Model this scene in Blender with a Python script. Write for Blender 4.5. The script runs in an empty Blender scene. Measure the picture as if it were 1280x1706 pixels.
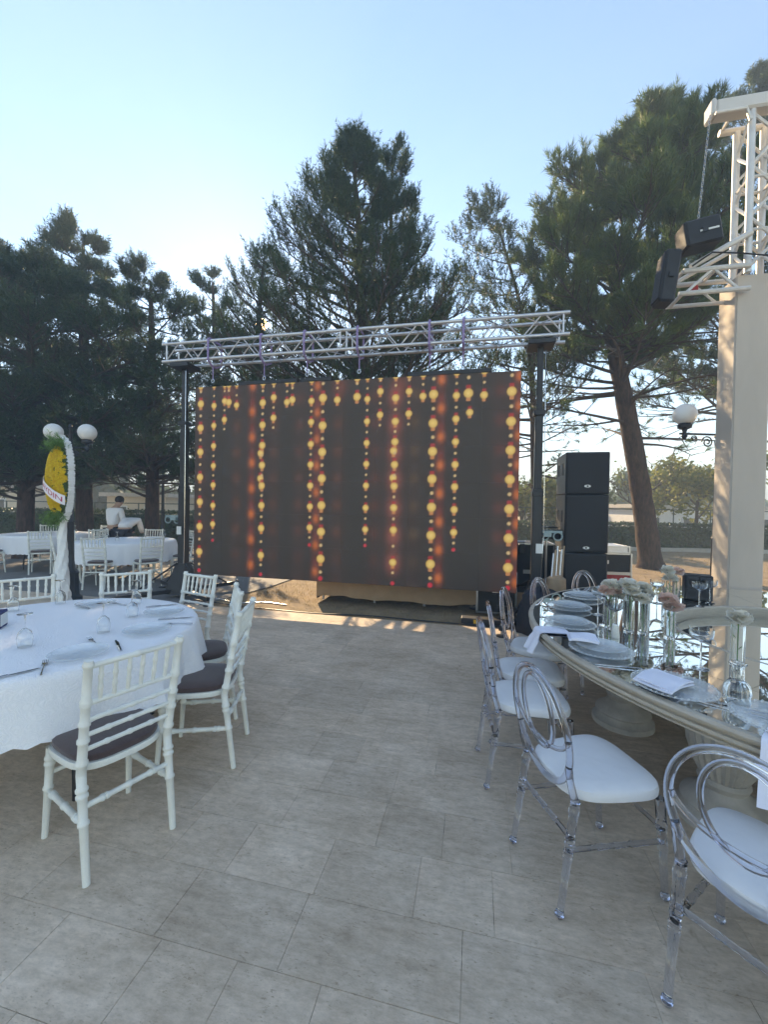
import bpy, bmesh, math, random
import numpy as np
from mathutils import Vector, Matrix, Euler

# ---------------------------------------------------------------- camera, sky, sun, exposure
scene = bpy.context.scene
COL = scene.collection
cam_d = bpy.data.cameras.new("camera")
cam = bpy.data.objects.new("camera", cam_d)
COL.objects.link(cam)
cam_d.sensor_fit = 'VERTICAL'
cam_d.sensor_height = 36.0
cam_d.lens = 680.0 / 1706.0 * 36.0
cam_d.clip_start = 0.05
cam_d.clip_end = 3000.0
cam.matrix_world = (Matrix.Translation((0, 0, 1.55)) @ Matrix.Rotation(math.radians(89.16), 4, 'X')
                    @ Matrix.Rotation(math.radians(1.0), 4, 'Z'))
scene.camera = cam

SUN_EL, SUN_AZ = math.radians(22.7), math.radians(-17.0)
SUN_DIR = Vector((math.sin(SUN_AZ) * math.cos(SUN_EL), math.cos(SUN_AZ) * math.cos(SUN_EL), math.sin(SUN_EL)))
world = bpy.data.worlds.new("World")
scene.world = world
world.use_nodes = True
wn, wl = world.node_tree.nodes, world.node_tree.links
wn.clear()
sky = wn.new('ShaderNodeTexSky')
sky.sky_type = 'NISHITA'
sky.sun_disc = False
sky.sun_elevation = SUN_EL
sky.sun_rotation = SUN_AZ
sky.air_density = 1.0
sky.dust_density = 0.06
sky.ozone_density = 2.6
bg = wn.new('ShaderNodeBackground')
bg.inputs['Strength'].default_value = 0.105
wo = wn.new('ShaderNodeOutputWorld')
wl.new(sky.outputs[0], bg.inputs['Color'])
# the low sun itself, glinting through the pine needles
wg = wn.new('ShaderNodeNewGeometry')
wd = wn.new('ShaderNodeVectorMath'); wd.operation = 'DOT_PRODUCT'
wd.inputs[1].default_value = tuple(-c for c in SUN_DIR)
wl.new(wg.outputs['Incoming'], wd.inputs[0])
wc = wn.new('ShaderNodeMath'); wc.operation = 'GREATER_THAN'; wc.inputs[1].default_value = math.cos(math.radians(0.7))
wl.new(wd.outputs['Value'], wc.inputs[0])
wm = wn.new('ShaderNodeMath'); wm.operation = 'MULTIPLY'; wm.inputs[1].default_value = 12.0
wl.new(wc.outputs[0], wm.inputs[0])
bs = wn.new('ShaderNodeBackground'); bs.inputs['Color'].default_value = (1.0, 0.66, 0.28, 1)
wl.new(wm.outputs[0], bs.inputs['Strength'])
wa = wn.new('ShaderNodeAddShader')
wl.new(bg.outputs[0], wa.inputs[0]); wl.new(bs.outputs[0], wa.inputs[1])
wl.new(wa.outputs[0], wo.inputs['Surface'])

sun_d = bpy.data.lights.new("sun", 'SUN')
sun_d.energy = 3.6
sun_d.angle = math.radians(0.5)
sun_d.color = (1.0, 0.80, 0.56)
sun = bpy.data.objects.new("sun", sun_d)
COL.objects.link(sun)
sun.rotation_euler = SUN_DIR.to_track_quat('Z', 'Y').to_euler()

vs = scene.view_settings
vs.view_transform = 'Standard'
vs.look = 'None'
vs.exposure = 2.02
vs.use_white_balance = True
vs.white_balance_temperature = 7700
vs.white_balance_tint = 10
vs.gamma = 1.0
vs.use_curve_mapping = False
cy = scene.cycles
cy.use_denoising = True
cy.max_bounces = 8
cy.use_adaptive_sampling = True
cy.adaptive_threshold = 0.025
cy.diffuse_bounces = 3
cy.glossy_bounces = 6
cy.transmission_bounces = 8
cy.transparent_max_bounces = 8
cy.sample_clamp_indirect = 5.0
cy.caustics_reflective = False
cy.caustics_refractive = True
cy.blur_glossy = 0.5

rnd = random.Random(11)
npr = np.random.default_rng(5)
PI = math.pi

# ---------------------------------------------------------------- materials
MATS = {}
def mat(name, col, rough=0.6, metal=0.0, trans=0.0, ior=1.45, var=0.0, vscale=8.0, bump=0.0, bscale=40.0,
        col2=None, spec=0.5, stretch=None, objvar=0.0, coat=0.0, sheen=0.0):
    m = bpy.data.materials.new(name)
    m.use_nodes = True
    nt = m.node_tree
    b = nt.nodes['Principled BSDF']
    b.inputs['Base Color'].default_value = (*col, 1)
    b.inputs['Roughness'].default_value = rough
    b.inputs['Metallic'].default_value = metal
    b.inputs['Transmission Weight'].default_value = trans
    b.inputs['IOR'].default_value = ior
    b.inputs['Specular IOR Level'].default_value = spec
    b.inputs['Coat Weight'].default_value = coat
    b.inputs['Sheen Weight'].default_value = sheen
    if var or bump or objvar:
        tc = nt.nodes.new('ShaderNodeTexCoord')
        mp = nt.nodes.new('ShaderNodeMapping')
        if stretch: mp.inputs['Scale'].default_value = stretch
        nt.links.new(tc.outputs['Object'], mp.inputs['Vector'])
    if var:
        n = nt.nodes.new('ShaderNodeTexNoise')
        n.inputs['Scale'].default_value = vscale
        n.inputs['Detail'].default_value = 6
        n.inputs['Roughness'].default_value = 0.65
        nt.links.new(mp.outputs[0], n.inputs['Vector'])
        r = nt.nodes.new('ShaderNodeValToRGB')
        c2 = col2 if col2 else tuple(c * (1 - var) for c in col)
        r.color_ramp.elements[0].position = 0.34
        r.color_ramp.elements[0].color = (*c2, 1)
        r.color_ramp.elements[1].position = 0.66
        r.color_ramp.elements[1].color = (*col, 1)
        nt.links.new(n.outputs['Fac'], r.inputs['Fac'])
        out = r.outputs['Color']
        if objvar:
            oi = nt.nodes.new('ShaderNodeObjectInfo')
            mr = nt.nodes.new('ShaderNodeMapRange')
            mr.inputs['To Min'].default_value = 1 - objvar
            mr.inputs['To Max'].default_value = 1 + objvar * 0.4
            nt.links.new(oi.outputs['Random'], mr.inputs['Value'])
            mx = nt.nodes.new('ShaderNodeVectorMath'); mx.operation = 'SCALE'
            nt.links.new(out, mx.inputs[0]); nt.links.new(mr.outputs[0], mx.inputs['Scale'])
            out = mx.outputs[0]
        nt.links.new(out, b.inputs['Base Color'])
    if bump:
        n2 = nt.nodes.new('ShaderNodeTexNoise')
        n2.inputs['Scale'].default_value = bscale
        n2.inputs['Detail'].default_value = 5
        nt.links.new(mp.outputs[0], n2.inputs['Vector'])
        bp = nt.nodes.new('ShaderNodeBump')
        bp.inputs['Strength'].default_value = bump
        bp.inputs['Distance'].default_value = 0.01
        nt.links.new(n2.outputs['Fac'], bp.inputs['Height'])
        nt.links.new(bp.outputs[0], b.inputs['Normal'])
    MATS[name] = m
    return m

def leafmat(name, c1, c2, trans=0.35, rough=0.55):
    m = bpy.data.materials.new(name)
    m.use_nodes = True
    nt = m.node_tree
    nt.nodes.clear()
    g = nt.nodes.new('ShaderNodeNewGeometry')
    r = nt.nodes.new('ShaderNodeValToRGB')
    r.color_ramp.elements[0].color = (*c1, 1)
    r.color_ramp.elements[1].color = (*c2, 1)
    nt.links.new(g.outputs['Random Per Island'], r.inputs['Fac'])
    d = nt.nodes.new('ShaderNodeBsdfPrincipled')
    d.inputs['Roughness'].default_value = rough
    d.inputs['Specular IOR Level'].default_value = 0.35
    t = nt.nodes.new('ShaderNodeBsdfTranslucent')
    mx = nt.nodes.new('ShaderNodeMixShader')
    mx.inputs['Fac'].default_value = trans
    o = nt.nodes.new('ShaderNodeOutputMaterial')
    nt.links.new(r.outputs[0], d.inputs['Base Color'])
    nt.links.new(r.outputs[0], t.inputs['Color'])
    nt.links.new(d.outputs[0], mx.inputs[1]); nt.links.new(t.outputs[0], mx.inputs[2])
    nt.links.new(mx.outputs[0], o.inputs['Surface'])
    MATS[name] = m
    return m

mat('white_paint', (0.80, 0.80, 0.73), 0.42, var=0.10, vscale=14, bump=0.03, bscale=60)
mat('cushion', (0.082, 0.050, 0.047), 0.85, var=0.25, vscale=30, bump=0.15, bscale=220, sheen=0.3)
mat('clear_plastic', (0.84, 0.87, 0.96), 0.03, trans=1.0, ior=1.46)
mat('glass', (0.985, 0.995, 0.99), 0.0, trans=1.0, ior=1.45)
mat('pressed_glass', (0.80, 0.86, 0.88), 0.10, ior=1.45, bump=0.30, bscale=90, coat=0.5)
MATS['pressed_glass'].node_tree.nodes['Principled BSDF'].inputs['Alpha'].default_value = 0.34
mat('white_fabric', (0.74, 0.74, 0.74), 0.8, var=0.05, vscale=12, bump=0.30, bscale=11, sheen=0.2)
mat('napkin', (0.78, 0.79, 0.88), 0.85, var=0.05, vscale=10, bump=0.15, bscale=40)
mat('steel', (0.62, 0.63, 0.65), 0.16, metal=1.0)
mat('mirror', (0.90, 0.92, 0.91), 0.012, metal=1.0)
mat('table_rim', (0.52, 0.46, 0.37), 0.55, var=0.25, vscale=10, bump=0.15, bscale=50, col2=(0.40, 0.345, 0.275), stretch=(1, 1, 12))
mat('pedestal', (0.46, 0.43, 0.39), 0.7, var=0.25, vscale=12, bump=0.15, bscale=40)
mat('black_metal', (0.022, 0.023, 0.026), 0.45, var=0.3, vscale=20, bump=0.03, bscale=60)
mat('black_wood', (0.020, 0.022, 0.026), 0.55, var=0.3, vscale=8, bump=0.12, bscale=160)
mat('grille', (0.012, 0.013, 0.016), 0.6, bump=0.4, bscale=320)
mat('case_edge', (0.50, 0.51, 0.52), 0.35, metal=1.0)
mat('red_case', (0.42, 0.03, 0.03), 0.5, var=0.2)
mat('alu', (0.66, 0.66, 0.67), 0.42, metal=0.75, var=0.15, vscale=18)
mat('truss_white', (0.70, 0.69, 0.66), 0.45, metal=0.25, var=0.15, vscale=10)
mat('lamp_iron', (0.022, 0.027, 0.037), 0.42, var=0.3, vscale=18, bump=0.08, bscale=60)
mat('globe', (0.82, 0.82, 0.80), 0.28, trans=0.12, var=0.06, vscale=4)
mat('column_fabric', (0.56, 0.50, 0.43), 0.85, var=0.14, vscale=2.0, bump=0.30, bscale=4, stretch=(1, 1, 0.25))
mat('roof_fabric', (0.66, 0.65, 0.62), 0.75, var=0.10, vscale=3, bump=0.06, bscale=10)
mat('sling', (0.32, 0.25, 0.47), 0.8, var=0.2, vscale=20)
mat('kraft', (0.42, 0.28, 0.165), 0.8, var=0.18, vscale=3.0, bump=0.18, bscale=8)
mat('bark', (0.105, 0.066, 0.050), 0.95, var=0.45, vscale=16, bump=1.0, bscale=26, col2=(0.028, 0.020, 0.018), stretch=(1, 1, 0.30), spec=0.2)
mat('twig', (0.085, 0.062, 0.048), 0.9, var=0.3, vscale=10)
mat('soil', (0.33, 0.235, 0.135), 0.95, var=0.35, vscale=3.5, bump=0.8, bscale=18, col2=(0.20, 0.14, 0.085))
mat('plaza', (0.205, 0.195, 0.185), 0.85, var=0.22, vscale=2.2, bump=0.2, bscale=60)
mat('kerb', (0.50, 0.46, 0.40), 0.8, var=0.2, vscale=8, bump=0.2, bscale=50)
mat('render_wall', (0.66, 0.55, 0.40), 0.85, var=0.1, vscale=3)
mat('white_wall', (0.74, 0.73, 0.70), 0.85, var=0.1, vscale=3)
mat('roof_tile', (0.33, 0.16, 0.10), 0.8, var=0.3, vscale=12)
mat('window_dark', (0.03, 0.035, 0.04), 0.15)
mat('fence_green', (0.05, 0.075, 0.06), 0.5)
mat('yellow_tag', (0.75, 0.42, 0.03), 0.6)
mat('paper', (0.70, 0.72, 0.70), 0.7)
mat('grey_green', (0.26, 0.34, 0.34), 0.5)
mat('skin', (0.42, 0.25, 0.17), 0.55)
mat('hair', (0.015, 0.012, 0.010), 0.6)
mat('shirt', (0.74, 0.72, 0.70), 0.8, bump=0.3, bscale=12)
mat('trousers', (0.018, 0.019, 0.025), 0.8)
mat('ribbon', (0.80, 0.76, 0.77), 0.5, bump=0.1, bscale=12)
mat('letter', (0.50, 0.04, 0.10), 0.6)
mat('tulle', (0.78, 0.79, 0.77), 0.85, bump=0.3, bscale=30)
mat('wreath_core', (0.05, 0.10, 0.03), 0.9)
mat('blue_box', (0.02, 0.03, 0.13), 0.5)
mat('stem_green', (0.09, 0.20, 0.05), 0.5)
mat('dark_cloth', (0.016, 0.019, 0.030), 0.7, var=0.3, vscale=6, bump=0.4, bscale=8)
mat('tan_drum', (0.42, 0.30, 0.19), 0.5, var=0.3, vscale=5)
leafmat('needles_dark', (0.034, 0.062, 0.030), (0.080, 0.115, 0.048), 0.35)
leafmat('needles_mid', (0.036, 0.066, 0.032), (0.090, 0.120, 0.050), 0.38)
leafmat('needles_long', (0.055, 0.105, 0.030), (0.155, 0.200, 0.060), 0.42)
leafmat('leaf_yellow', (0.10, 0.14, 0.03), (0.28, 0.26, 0.07), 0.45)
leafmat('leaf_green', (0.04, 0.09, 0.025), (0.11, 0.16, 0.05), 0.4)
leafmat('hedge_leaf', (0.022, 0.045, 0.014), (0.070, 0.105, 0.035), 0.25, 0.4)
leafmat('dry_blade', (0.24, 0.18, 0.08), (0.42, 0.33, 0.15), 0.35)
leafmat('petal_white', (0.80, 0.77, 0.68), (0.85, 0.82, 0.74), 0.45)
leafmat('petal_pink', (0.80, 0.58, 0.50), (0.85, 0.70, 0.62), 0.45)
leafmat('petal_yellow', (0.75, 0.46, 0.01), (0.88, 0.68, 0.03), 0.35)
leafmat('fern', (0.10, 0.22, 0.05), (0.22, 0.36, 0.12), 0.35)

def travertine():
    m = mat('travertine', (0.44, 0.41, 0.365), 0.8)
    nt = m.node_tree; N = nt.nodes; Lk = nt.links
    b = N['Principled BSDF']
    geo = N.new('ShaderNodeNewGeometry')
    mp = N.new('ShaderNodeMapping')
    mp.inputs['Rotation'].default_value = (0, 0, math.radians(12.5))
    Lk.new(geo.outputs['Position'], mp.inputs['Vector'])
    def noise(scale, det, st, rough=0.6):
        mm = N.new('ShaderNodeMapping'); mm.inputs['Scale'].default_value = st
        Lk.new(mp.outputs[0], mm.inputs['Vector'])
        n = N.new('ShaderNodeTexNoise'); n.inputs['Scale'].default_value = scale
        n.inputs['Detail'].default_value = det; n.inputs['Roughness'].default_value = rough
        Lk.new(mm.outputs[0], n.inputs['Vector'])
        return n.outputs['Fac']
    def ramp(src, p0, c0, p1, c1):
        r = N.new('ShaderNodeValToRGB')
        r.color_ramp.elements[0].position = p0; r.color_ramp.elements[0].color = (*c0, 1)
        r.color_ramp.elements[1].position = p1; r.color_ramp.elements[1].color = (*c1, 1)
        Lk.new(src, r.inputs['Fac']); return r.outputs['Color']
    def mul(a, c, f=1.0):
        x = N.new('ShaderNodeMix'); x.data_type = 'RGBA'; x.blend_type = 'MULTIPLY'
        x.inputs['Factor'].default_value = f
        Lk.new(a, x.inputs['A']); Lk.new(c, x.inputs['B']); return x.outputs['Result']
    base = ramp(noise(1.6, 5, (1, 1, 1)), 0.3, (0.63, 0.515, 0.41), 0.7, (0.73, 0.61, 0.50))
    streak = ramp(noise(7, 6, (0.5, 3.2, 1)), 0.36, (0.86, 0.845, 0.82), 0.62, (1, 1, 1))
    pores = ramp(noise(95, 3, (0.45, 1.2, 1), 0.7), 0.34, (0.68, 0.65, 0.61), 0.43, (1, 1, 1))
    patch = ramp(noise(9, 2, (1, 1, 1)), 0.40, (0, 0, 0), 0.60, (1, 1, 1))
    stain = ramp(noise(0.55, 6, (1, 1, 1), 0.7), 0.34, (0.77, 0.745, 0.71), 0.56, (1, 1, 1))
    pm = N.new('ShaderNodeMix'); pm.data_type = 'RGBA'
    Lk.new(patch, pm.inputs['Factor']); pm.inputs['A'].default_value = (1, 1, 1, 1); Lk.new(pores, pm.inputs['B'])
    blot = ramp(noise(3.1, 5, (1, 0.7, 1), 0.75), 0.27, (0.62, 0.58, 0.54), 0.36, (1, 1, 1))
    c = mul(mul(mul(mul(base, streak, 0.8), pm.outputs['Result']), stain), blot)
    c = mul(c, ramp(noise(26, 8, (0.7, 1.5, 1), 0.78), 0.36, (0.83, 0.81, 0.785), 0.60, (1.10, 1.09, 1.08)))
    c = mul(c, ramp(noise(5.5, 6, (0.8, 1.4, 1), 0.7), 0.38, (0.93, 0.915, 0.895), 0.58, (1.06, 1.06, 1.06)))
    oi = N.new('ShaderNodeObjectInfo')
    rr = ramp(oi.outputs['Random'], 0.0, (0.91, 0.91, 0.89), 1.0, (1.06, 1.05, 1.02))
    c = mul(c, rr)
    Lk.new(c, b.inputs['Base Color'])
    bp = N.new('ShaderNodeBump'); bp.inputs['Strength'].default_value = 0.35; bp.inputs['Distance'].default_value = 0.004
    Lk.new(pm.outputs['Result'], bp.inputs['Height']); Lk.new(bp.outputs[0], b.inputs['Normal'])
    b.inputs['Specular IOR Level'].default_value = 0.2
travertine()
mat('joint', (0.56, 0.48, 0.37), 0.9, var=0.5, vscale=3.2, col2=(0.13, 0.115, 0.10))
jr = [n for n in MATS['joint'].node_tree.nodes if n.type == 'VALTORGB'][0]
jr.color_ramp.elements[0].position = 0.40; jr.color_ramp.elements[1].position = 0.47

def lace():
    m = mat('lace_cloth', (0.84, 0.84, 0.85), 0.85, sheen=0.2)
    nt = m.node_tree; N = nt.nodes; Lk = nt.links
    b = N['Principled BSDF']
    tc = N.new('ShaderNodeTexCoord')
    n = N.new('ShaderNodeTexNoise'); n.inputs['Scale'].default_value = 9; n.inputs['Detail'].default_value = 3
    Lk.new(tc.outputs['Object'], n.inputs['Vector'])
    mx = N.new('ShaderNodeMix'); mx.data_type = 'RGBA'; mx.inputs['Factor'].default_value = 0.10
    Lk.new(tc.outputs['Object'], mx.inputs['A']); Lk.new(n.outputs['Color'], mx.inputs['B'])
    v = N.new('ShaderNodeTexVoronoi'); v.inputs['Scale'].default_value = 24
    Lk.new(mx.outputs['Result'], v.inputs['Vector'])
    w = N.new('ShaderNodeMath'); w.operation = 'MULTIPLY'; w.inputs[1].default_value = 34
    Lk.new(v.outputs['Distance'], w.inputs[0])
    s = N.new('ShaderNodeMath'); s.operation = 'SINE'
    Lk.new(w.outputs[0], s.inputs[0])
    r = N.new('ShaderNodeValToRGB')
    r.color_ramp.elements[0].position = 0.2; r.color_ramp.elements[0].color = (0.81, 0.815, 0.83, 1)
    r.color_ramp.elements[1].position = 0.75; r.color_ramp.elements[1].color = (0.86, 0.86, 0.87, 1)
    ma = N.new('ShaderNodeMath'); ma.operation = 'MULTIPLY_ADD'; ma.inputs[1].default_value = 0.5; ma.inputs[2].default_value = 0.5
    Lk.new(s.outputs[0], ma.inputs[0]); Lk.new(ma.outputs[0], r.inputs['Fac'])
    Lk.new(r.outputs[0], b.inputs['Base Color'])
    n3 = N.new('ShaderNodeTexNoise'); n3.inputs['Scale'].default_value = 7; n3.inputs['Detail'].default_value = 3
    Lk.new(tc.outputs['Object'], n3.inputs['Vector'])
    ad = N.new('ShaderNodeMath'); ad.operation = 'MULTIPLY_ADD'; ad.inputs[1].default_value = 3.0
    Lk.new(n3.outputs['Fac'], ad.inputs[0]); Lk.new(ma.outputs[0], ad.inputs[2])
    bp = N.new('ShaderNodeBump'); bp.inputs['Strength'].default_value = 0.28; bp.inputs['Distance'].default_value = 0.006
    Lk.new(ad.outputs[0], bp.inputs['Height']); Lk.new(bp.outputs[0], b.inputs['Normal'])
lace()

# ---------------------------------------------------------------- mesh helpers
class MB:
    def __init__(s): s.v = []; s.f = []
    def add(s, vs, fs):
        o = len(s.v); s.v += [tuple(p) for p in vs]; s.f += [tuple(i + o for i in f) for f in fs]; return s
    def box(s, c, d, rot=None):
        x, y, z = d[0] / 2, d[1] / 2, d[2] / 2
        vs = [Vector(p) for p in ((-x, -y, -z), (x, -y, -z), (x, y, -z), (-x, y, -z), (-x, -y, z), (x, -y, z), (x, y, z), (-x, y, z))]
        if rot: R = Euler(rot).to_matrix(); vs = [R @ p for p in vs]
        c = Vector(c)
        return s.add([p + c for p in vs], [(0, 3, 2, 1), (4, 5, 6, 7), (0, 1, 5, 4), (1, 2, 6, 5), (2, 3, 7, 6), (3, 0, 4, 7)])
    def cbox(s, c, d, b, rot=None):            # chamfered box
        x, y, z = d[0] / 2, d[1] / 2, d[2] / 2
        vs = []; fs = []
        bm = bmesh.new()
        bmesh.ops.create_cube(bm, size=1)
        for p in bm.verts: p.co = Vector((p.co.x * d[0], p.co.y * d[1], p.co.z * d[2]))
        bmesh.ops.bevel(bm, geom=list(bm.edges), offset=b, segments=1, affect='EDGES')
        R = Euler(rot).to_matrix() if rot else Matrix.Identity(3)
        bm.verts.index_update()
        vs = [R @ p.co + Vector(c) for p in bm.verts]; fs = [[q.index for q in f.verts] for f in bm.faces]
        bm.free()
        return s.add(vs, fs)
    def tube(s, pts, rad, n=8, closed=False, cap=True, flat=None):
        pts = [Vector(p) for p in pts]; m = len(pts)
        if not hasattr(rad, '__len__'): rad = [rad] * m
        vs = []; fs = []
        def tan(i):
            if closed: return (pts[(i + 1) % m] - pts[i - 1]).normalized()
            return (pts[min(i + 1, m - 1)] - pts[max(i - 1, 0)]).normalized()
        t = tan(0)
        u = t.cross(Vector((0, 0, 1)))
        if u.length < 0.05: u = t.cross(Vector((0, 1, 0)))
        u.normalize()
        for i in range(m):
            t = tan(i); u = (u - t * u.dot(t)).normalized(); w = t.cross(u)
            for k in range(n):
                a = 2 * PI * k / n
                vs.append(pts[i] + (u * math.cos(a) + w * math.sin(a)) * rad[i])
        for i in range(m if closed else m - 1):
            j = (i + 1) % m
            for k in range(n):
                fs.append((i * n + k, i * n + (k + 1) % n, j * n + (k + 1) % n, j * n + k))
        if cap and not closed:
            fs.append(tuple(reversed(range(n)))); fs.append(tuple((m - 1) * n + k for k in range(n)))
        return s.add(vs, fs)
    def lathe(s, prof, n=24, c=(0, 0, 0), flute=0, fdep=0.0, closed=False):
        vs = []; fs = []; m = len(prof)
        for r, z in prof:
            for k in range(n):
                a = 2 * PI * k / n
                rr = r * (1 - fdep * (0.5 + 0.5 * math.cos(flute * a))) if flute else r
                vs.append((c[0] + rr * math.cos(a), c[1] + rr * math.sin(a), c[2] + z))
        for i in range(m if closed else m - 1):
            j = (i + 1) % m
            for k in range(n):
                fs.append((i * n + k, i * n + (k + 1) % n, j * n + (k + 1) % n, j * n + k))
        if not closed:
            if prof[0][0] > 1e-6: fs.append(tuple(reversed(range(n))))
            if prof[-1][0] > 1e-6: fs.append(tuple((m - 1) * n + k for k in range(n)))
        return s.add(vs, fs)
    def sphere(s, c, r, n=16, m=10, sc=(1, 1, 1)):
        prof = [(max(1e-7, r * math.sin(PI * i / m)), -r * math.cos(PI * i / m)) for i in range(m + 1)]
        o = len(s.v); s.lathe(prof, n)
        for i in range(o, len(s.v)):
            p = s.v[i]; s.v[i] = (p[0] * sc[0] + c[0], p[1] * sc[1] + c[1], p[2] * sc[2] + c[2])
        return s
    def prism(s, pts, z0, z1):
        n = len(pts)
        vs = [(x, y, z0) for x, y in pts] + [(x, y, z1) for x, y in pts]
        return s.add(vs, [tuple(reversed(range(n))), tuple(range(n, 2 * n))] + [(i, (i + 1) % n, n + (i + 1) % n, n + i) for i in range(n)])
    def mesh(s, name, m, smooth=False):
        me = bpy.data.meshes.new(name)
        me.from_pydata(s.v, [], s.f)
        me.materials.append(MATS[m])
        if smooth:
            me.polygons.foreach_set('use_smooth', [True] * len(me.polygons))
            me.set_sharp_from_angle(angle=math.radians(42))
        me.update()
        return me
    def build(s, name, m, parent=None, smooth=True, loc=(0, 0, 0), rz=0.0):
        return link(name, s.mesh(name, m, smooth), parent, loc, rz)

def link(name, me, parent=None, loc=(0, 0, 0), rz=0.0):
    o = bpy.data.objects.new(name, me)
    COL.objects.link(o); o.parent = parent; o.location = loc; o.rotation_euler = (0, 0, rz)
    return o
def tag(o, label=None, cat=None, group=None, kind=None):
    if label: o['label'] = label
    if cat: o['category'] = cat
    if group: o['group'] = group
    if kind: o['kind'] = kind
    return o
def thing(name, label, cat, loc=(0, 0, 0), rz=0.0, group=None):
    return tag(link(name, None, None, loc, rz), label, cat, group)
def copy_tree(src, label, loc, rz, group=None):
    kids = {}
    for o in list(COL.objects): kids.setdefault(o.parent, []).append(o)
    def rec(o, parent):
        c = o.copy(); COL.objects.link(c); c.parent = parent
        for ch in kids.get(o, []): rec(ch, c)
        return c
    r = rec(src, None)
    r.location = loc; r.rotation_euler = (0, 0, rz)
    tag(r, label, None, group)
    return r
def fast_mesh(name, V, n_per, m):              # V: (faces*n_per, 3) array
    nf = len(V) // n_per
    me = bpy.data.meshes.new(name)
    me.vertices.add(len(V)); me.vertices.foreach_set('co', np.ascontiguousarray(V, dtype=np.float32).ravel())
    me.loops.add(len(V)); me.loops.foreach_set('vertex_index', np.arange(len(V), dtype=np.int32))
    me.polygons.add(nf); me.polygons.foreach_set('loop_start', np.arange(0, len(V), n_per, dtype=np.int32))
    me.materials.append(MATS[m]); me.update(calc_edges=True)
    return me
def rad(d): return math.radians(d)
def unit(A): return A / np.maximum(np.linalg.norm(A, axis=-1, keepdims=True), 1e-9)

# ---------------------------------------------------------------- ground
CAMM = cam.matrix_world.inverted()
def proj(p):
    q = CAMM @ Vector(p)
    if q.z > -0.05: return None
    return 0.5 + q.x / -q.z * 680 / 1280, 0.5 - q.y / -q.z * 680 / 1706
g = MB(); g.add([(-400, -60, -0.03), (400, -60, -0.03), (400, 700, -0.03), (-400, 700, -0.03)], [(0, 1, 2, 3)])
tag(g.build('ground', 'soil', smooth=False), 'brown dry earth reaching back under the pine trees', kind='structure')
EA = rad(-12.5)
terr = MB(); terr.box((0, -4.6, -0.048), (22, 9.2, 0.09)); terr = terr.build('terrace', 'joint', None, False, (0, 5.56, 0), EA)
tag(terr, 'pale travertine terrace in front of the screen', kind='structure')
plz = MB(); plz.prism([(-24, 0.01), (-2.9, 0.01), (-2.55, 1.6), (-2.4, 5.0), (-24, 9.5)], -0.06, -0.012)
tag(plz.build('plaza', 'plaza', None, False, (0, 5.56, 0), EA), 'grey paved area under the far banquet tables', kind='structure')

TM = {}
def tile_mesh(L, W=0.28):
    k = (round(L, 3), W)
    if k not in TM:
        b = MB(); b.cbox((0, 0, -0.0021), (L - 0.0018, W - 0.0018, 0.0042), 0.0005); TM[k] = b.mesh('tile', 'travertine')
    return TM[k]
TW = terr.matrix_basis.copy()
TW = Matrix.Translation((0, 5.56, 0)) @ Matrix.Rotation(EA, 4, 'Z')
cands = []; tr = random.Random(3)
for k in range(32):
    y = -0.28 * (k + 0.5); x = -11 + tr.uniform(-0.3, 0)
    while x < 10.6:
        L = tr.choice((0.30, 0.40, 0.48, 0.60)); c = (x + L / 2, y); x += L
        p = proj(TW @ Vector((c[0], c[1], 0)))
        s = -1
        if p and -0.12 < p[0] < 1.12 and 0.45 < p[1] < 1.12:
            s = 1 / ((TW @ Vector((c[0], c[1], 0))) - Vector((0, 0, 1.55))).length
        cands.append((s, c, L))
cands.sort(key=lambda t: -t[0])
for s, c, L in cands[:300]:
    link('tile', tile_mesh(L), terr, (c[0], c[1], tr.uniform(-0.0006, 0.0)))
rest = MB()
for s, c, L in cands[300:]:
    rest.box((c[0], c[1], -0.0022), (L - 0.0022, 0.2778, 0.0042))
tag(rest.build('tile_field', 'travertine', terr, False), kind='stuff')

# dry grass on the sunlit soil beside the platform
def blades(name, n, region, h, w, m, label):
    P = np.column_stack([npr.uniform(region[0], region[1], n), npr.uniform(region[2], region[3], n), np.full(n, -0.03)])
    a = npr.uniform(0, 2 * PI, n); l = h * npr.uniform(0.4, 1.2, n)
    d = np.column_stack([np.cos(a), np.sin(a), np.zeros(n)]); lean = npr.uniform(0.2, 1.4, n)[:, None] * l[:, None]
    b = npr.uniform(0, 2 * PI, n); e = np.column_stack([np.cos(b), np.sin(b), np.zeros(n)]) * w
    T = P + d * lean; T[:, 2] += l
    V = np.stack([P - e, P + e, T], axis=1).reshape(-1, 3)
    return tag(link(name, fast_mesh(name, V, 3, m)), label, 'grass', kind='stuff')
def edge_pt(U, V): p = TW @ Vector((U, -V, 0)); return p.x, p.y
dg = blades('dry_grass', 9000, (-2.7, 1.6, 0.03, 4.5), 0.035, 0.003, 'dry_blade', 'short dry straw grass between terrace edge and trees')
dg.location = (0, 5.56, 0); dg.rotation_euler = (0, 0, EA)
dg2 = blades('dry_grass', 8000, (4.0, 16, 7.0, 16.0), 0.05, 0.005, 'dry_blade', 'dry grass in front of the hedge on the right')

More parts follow.
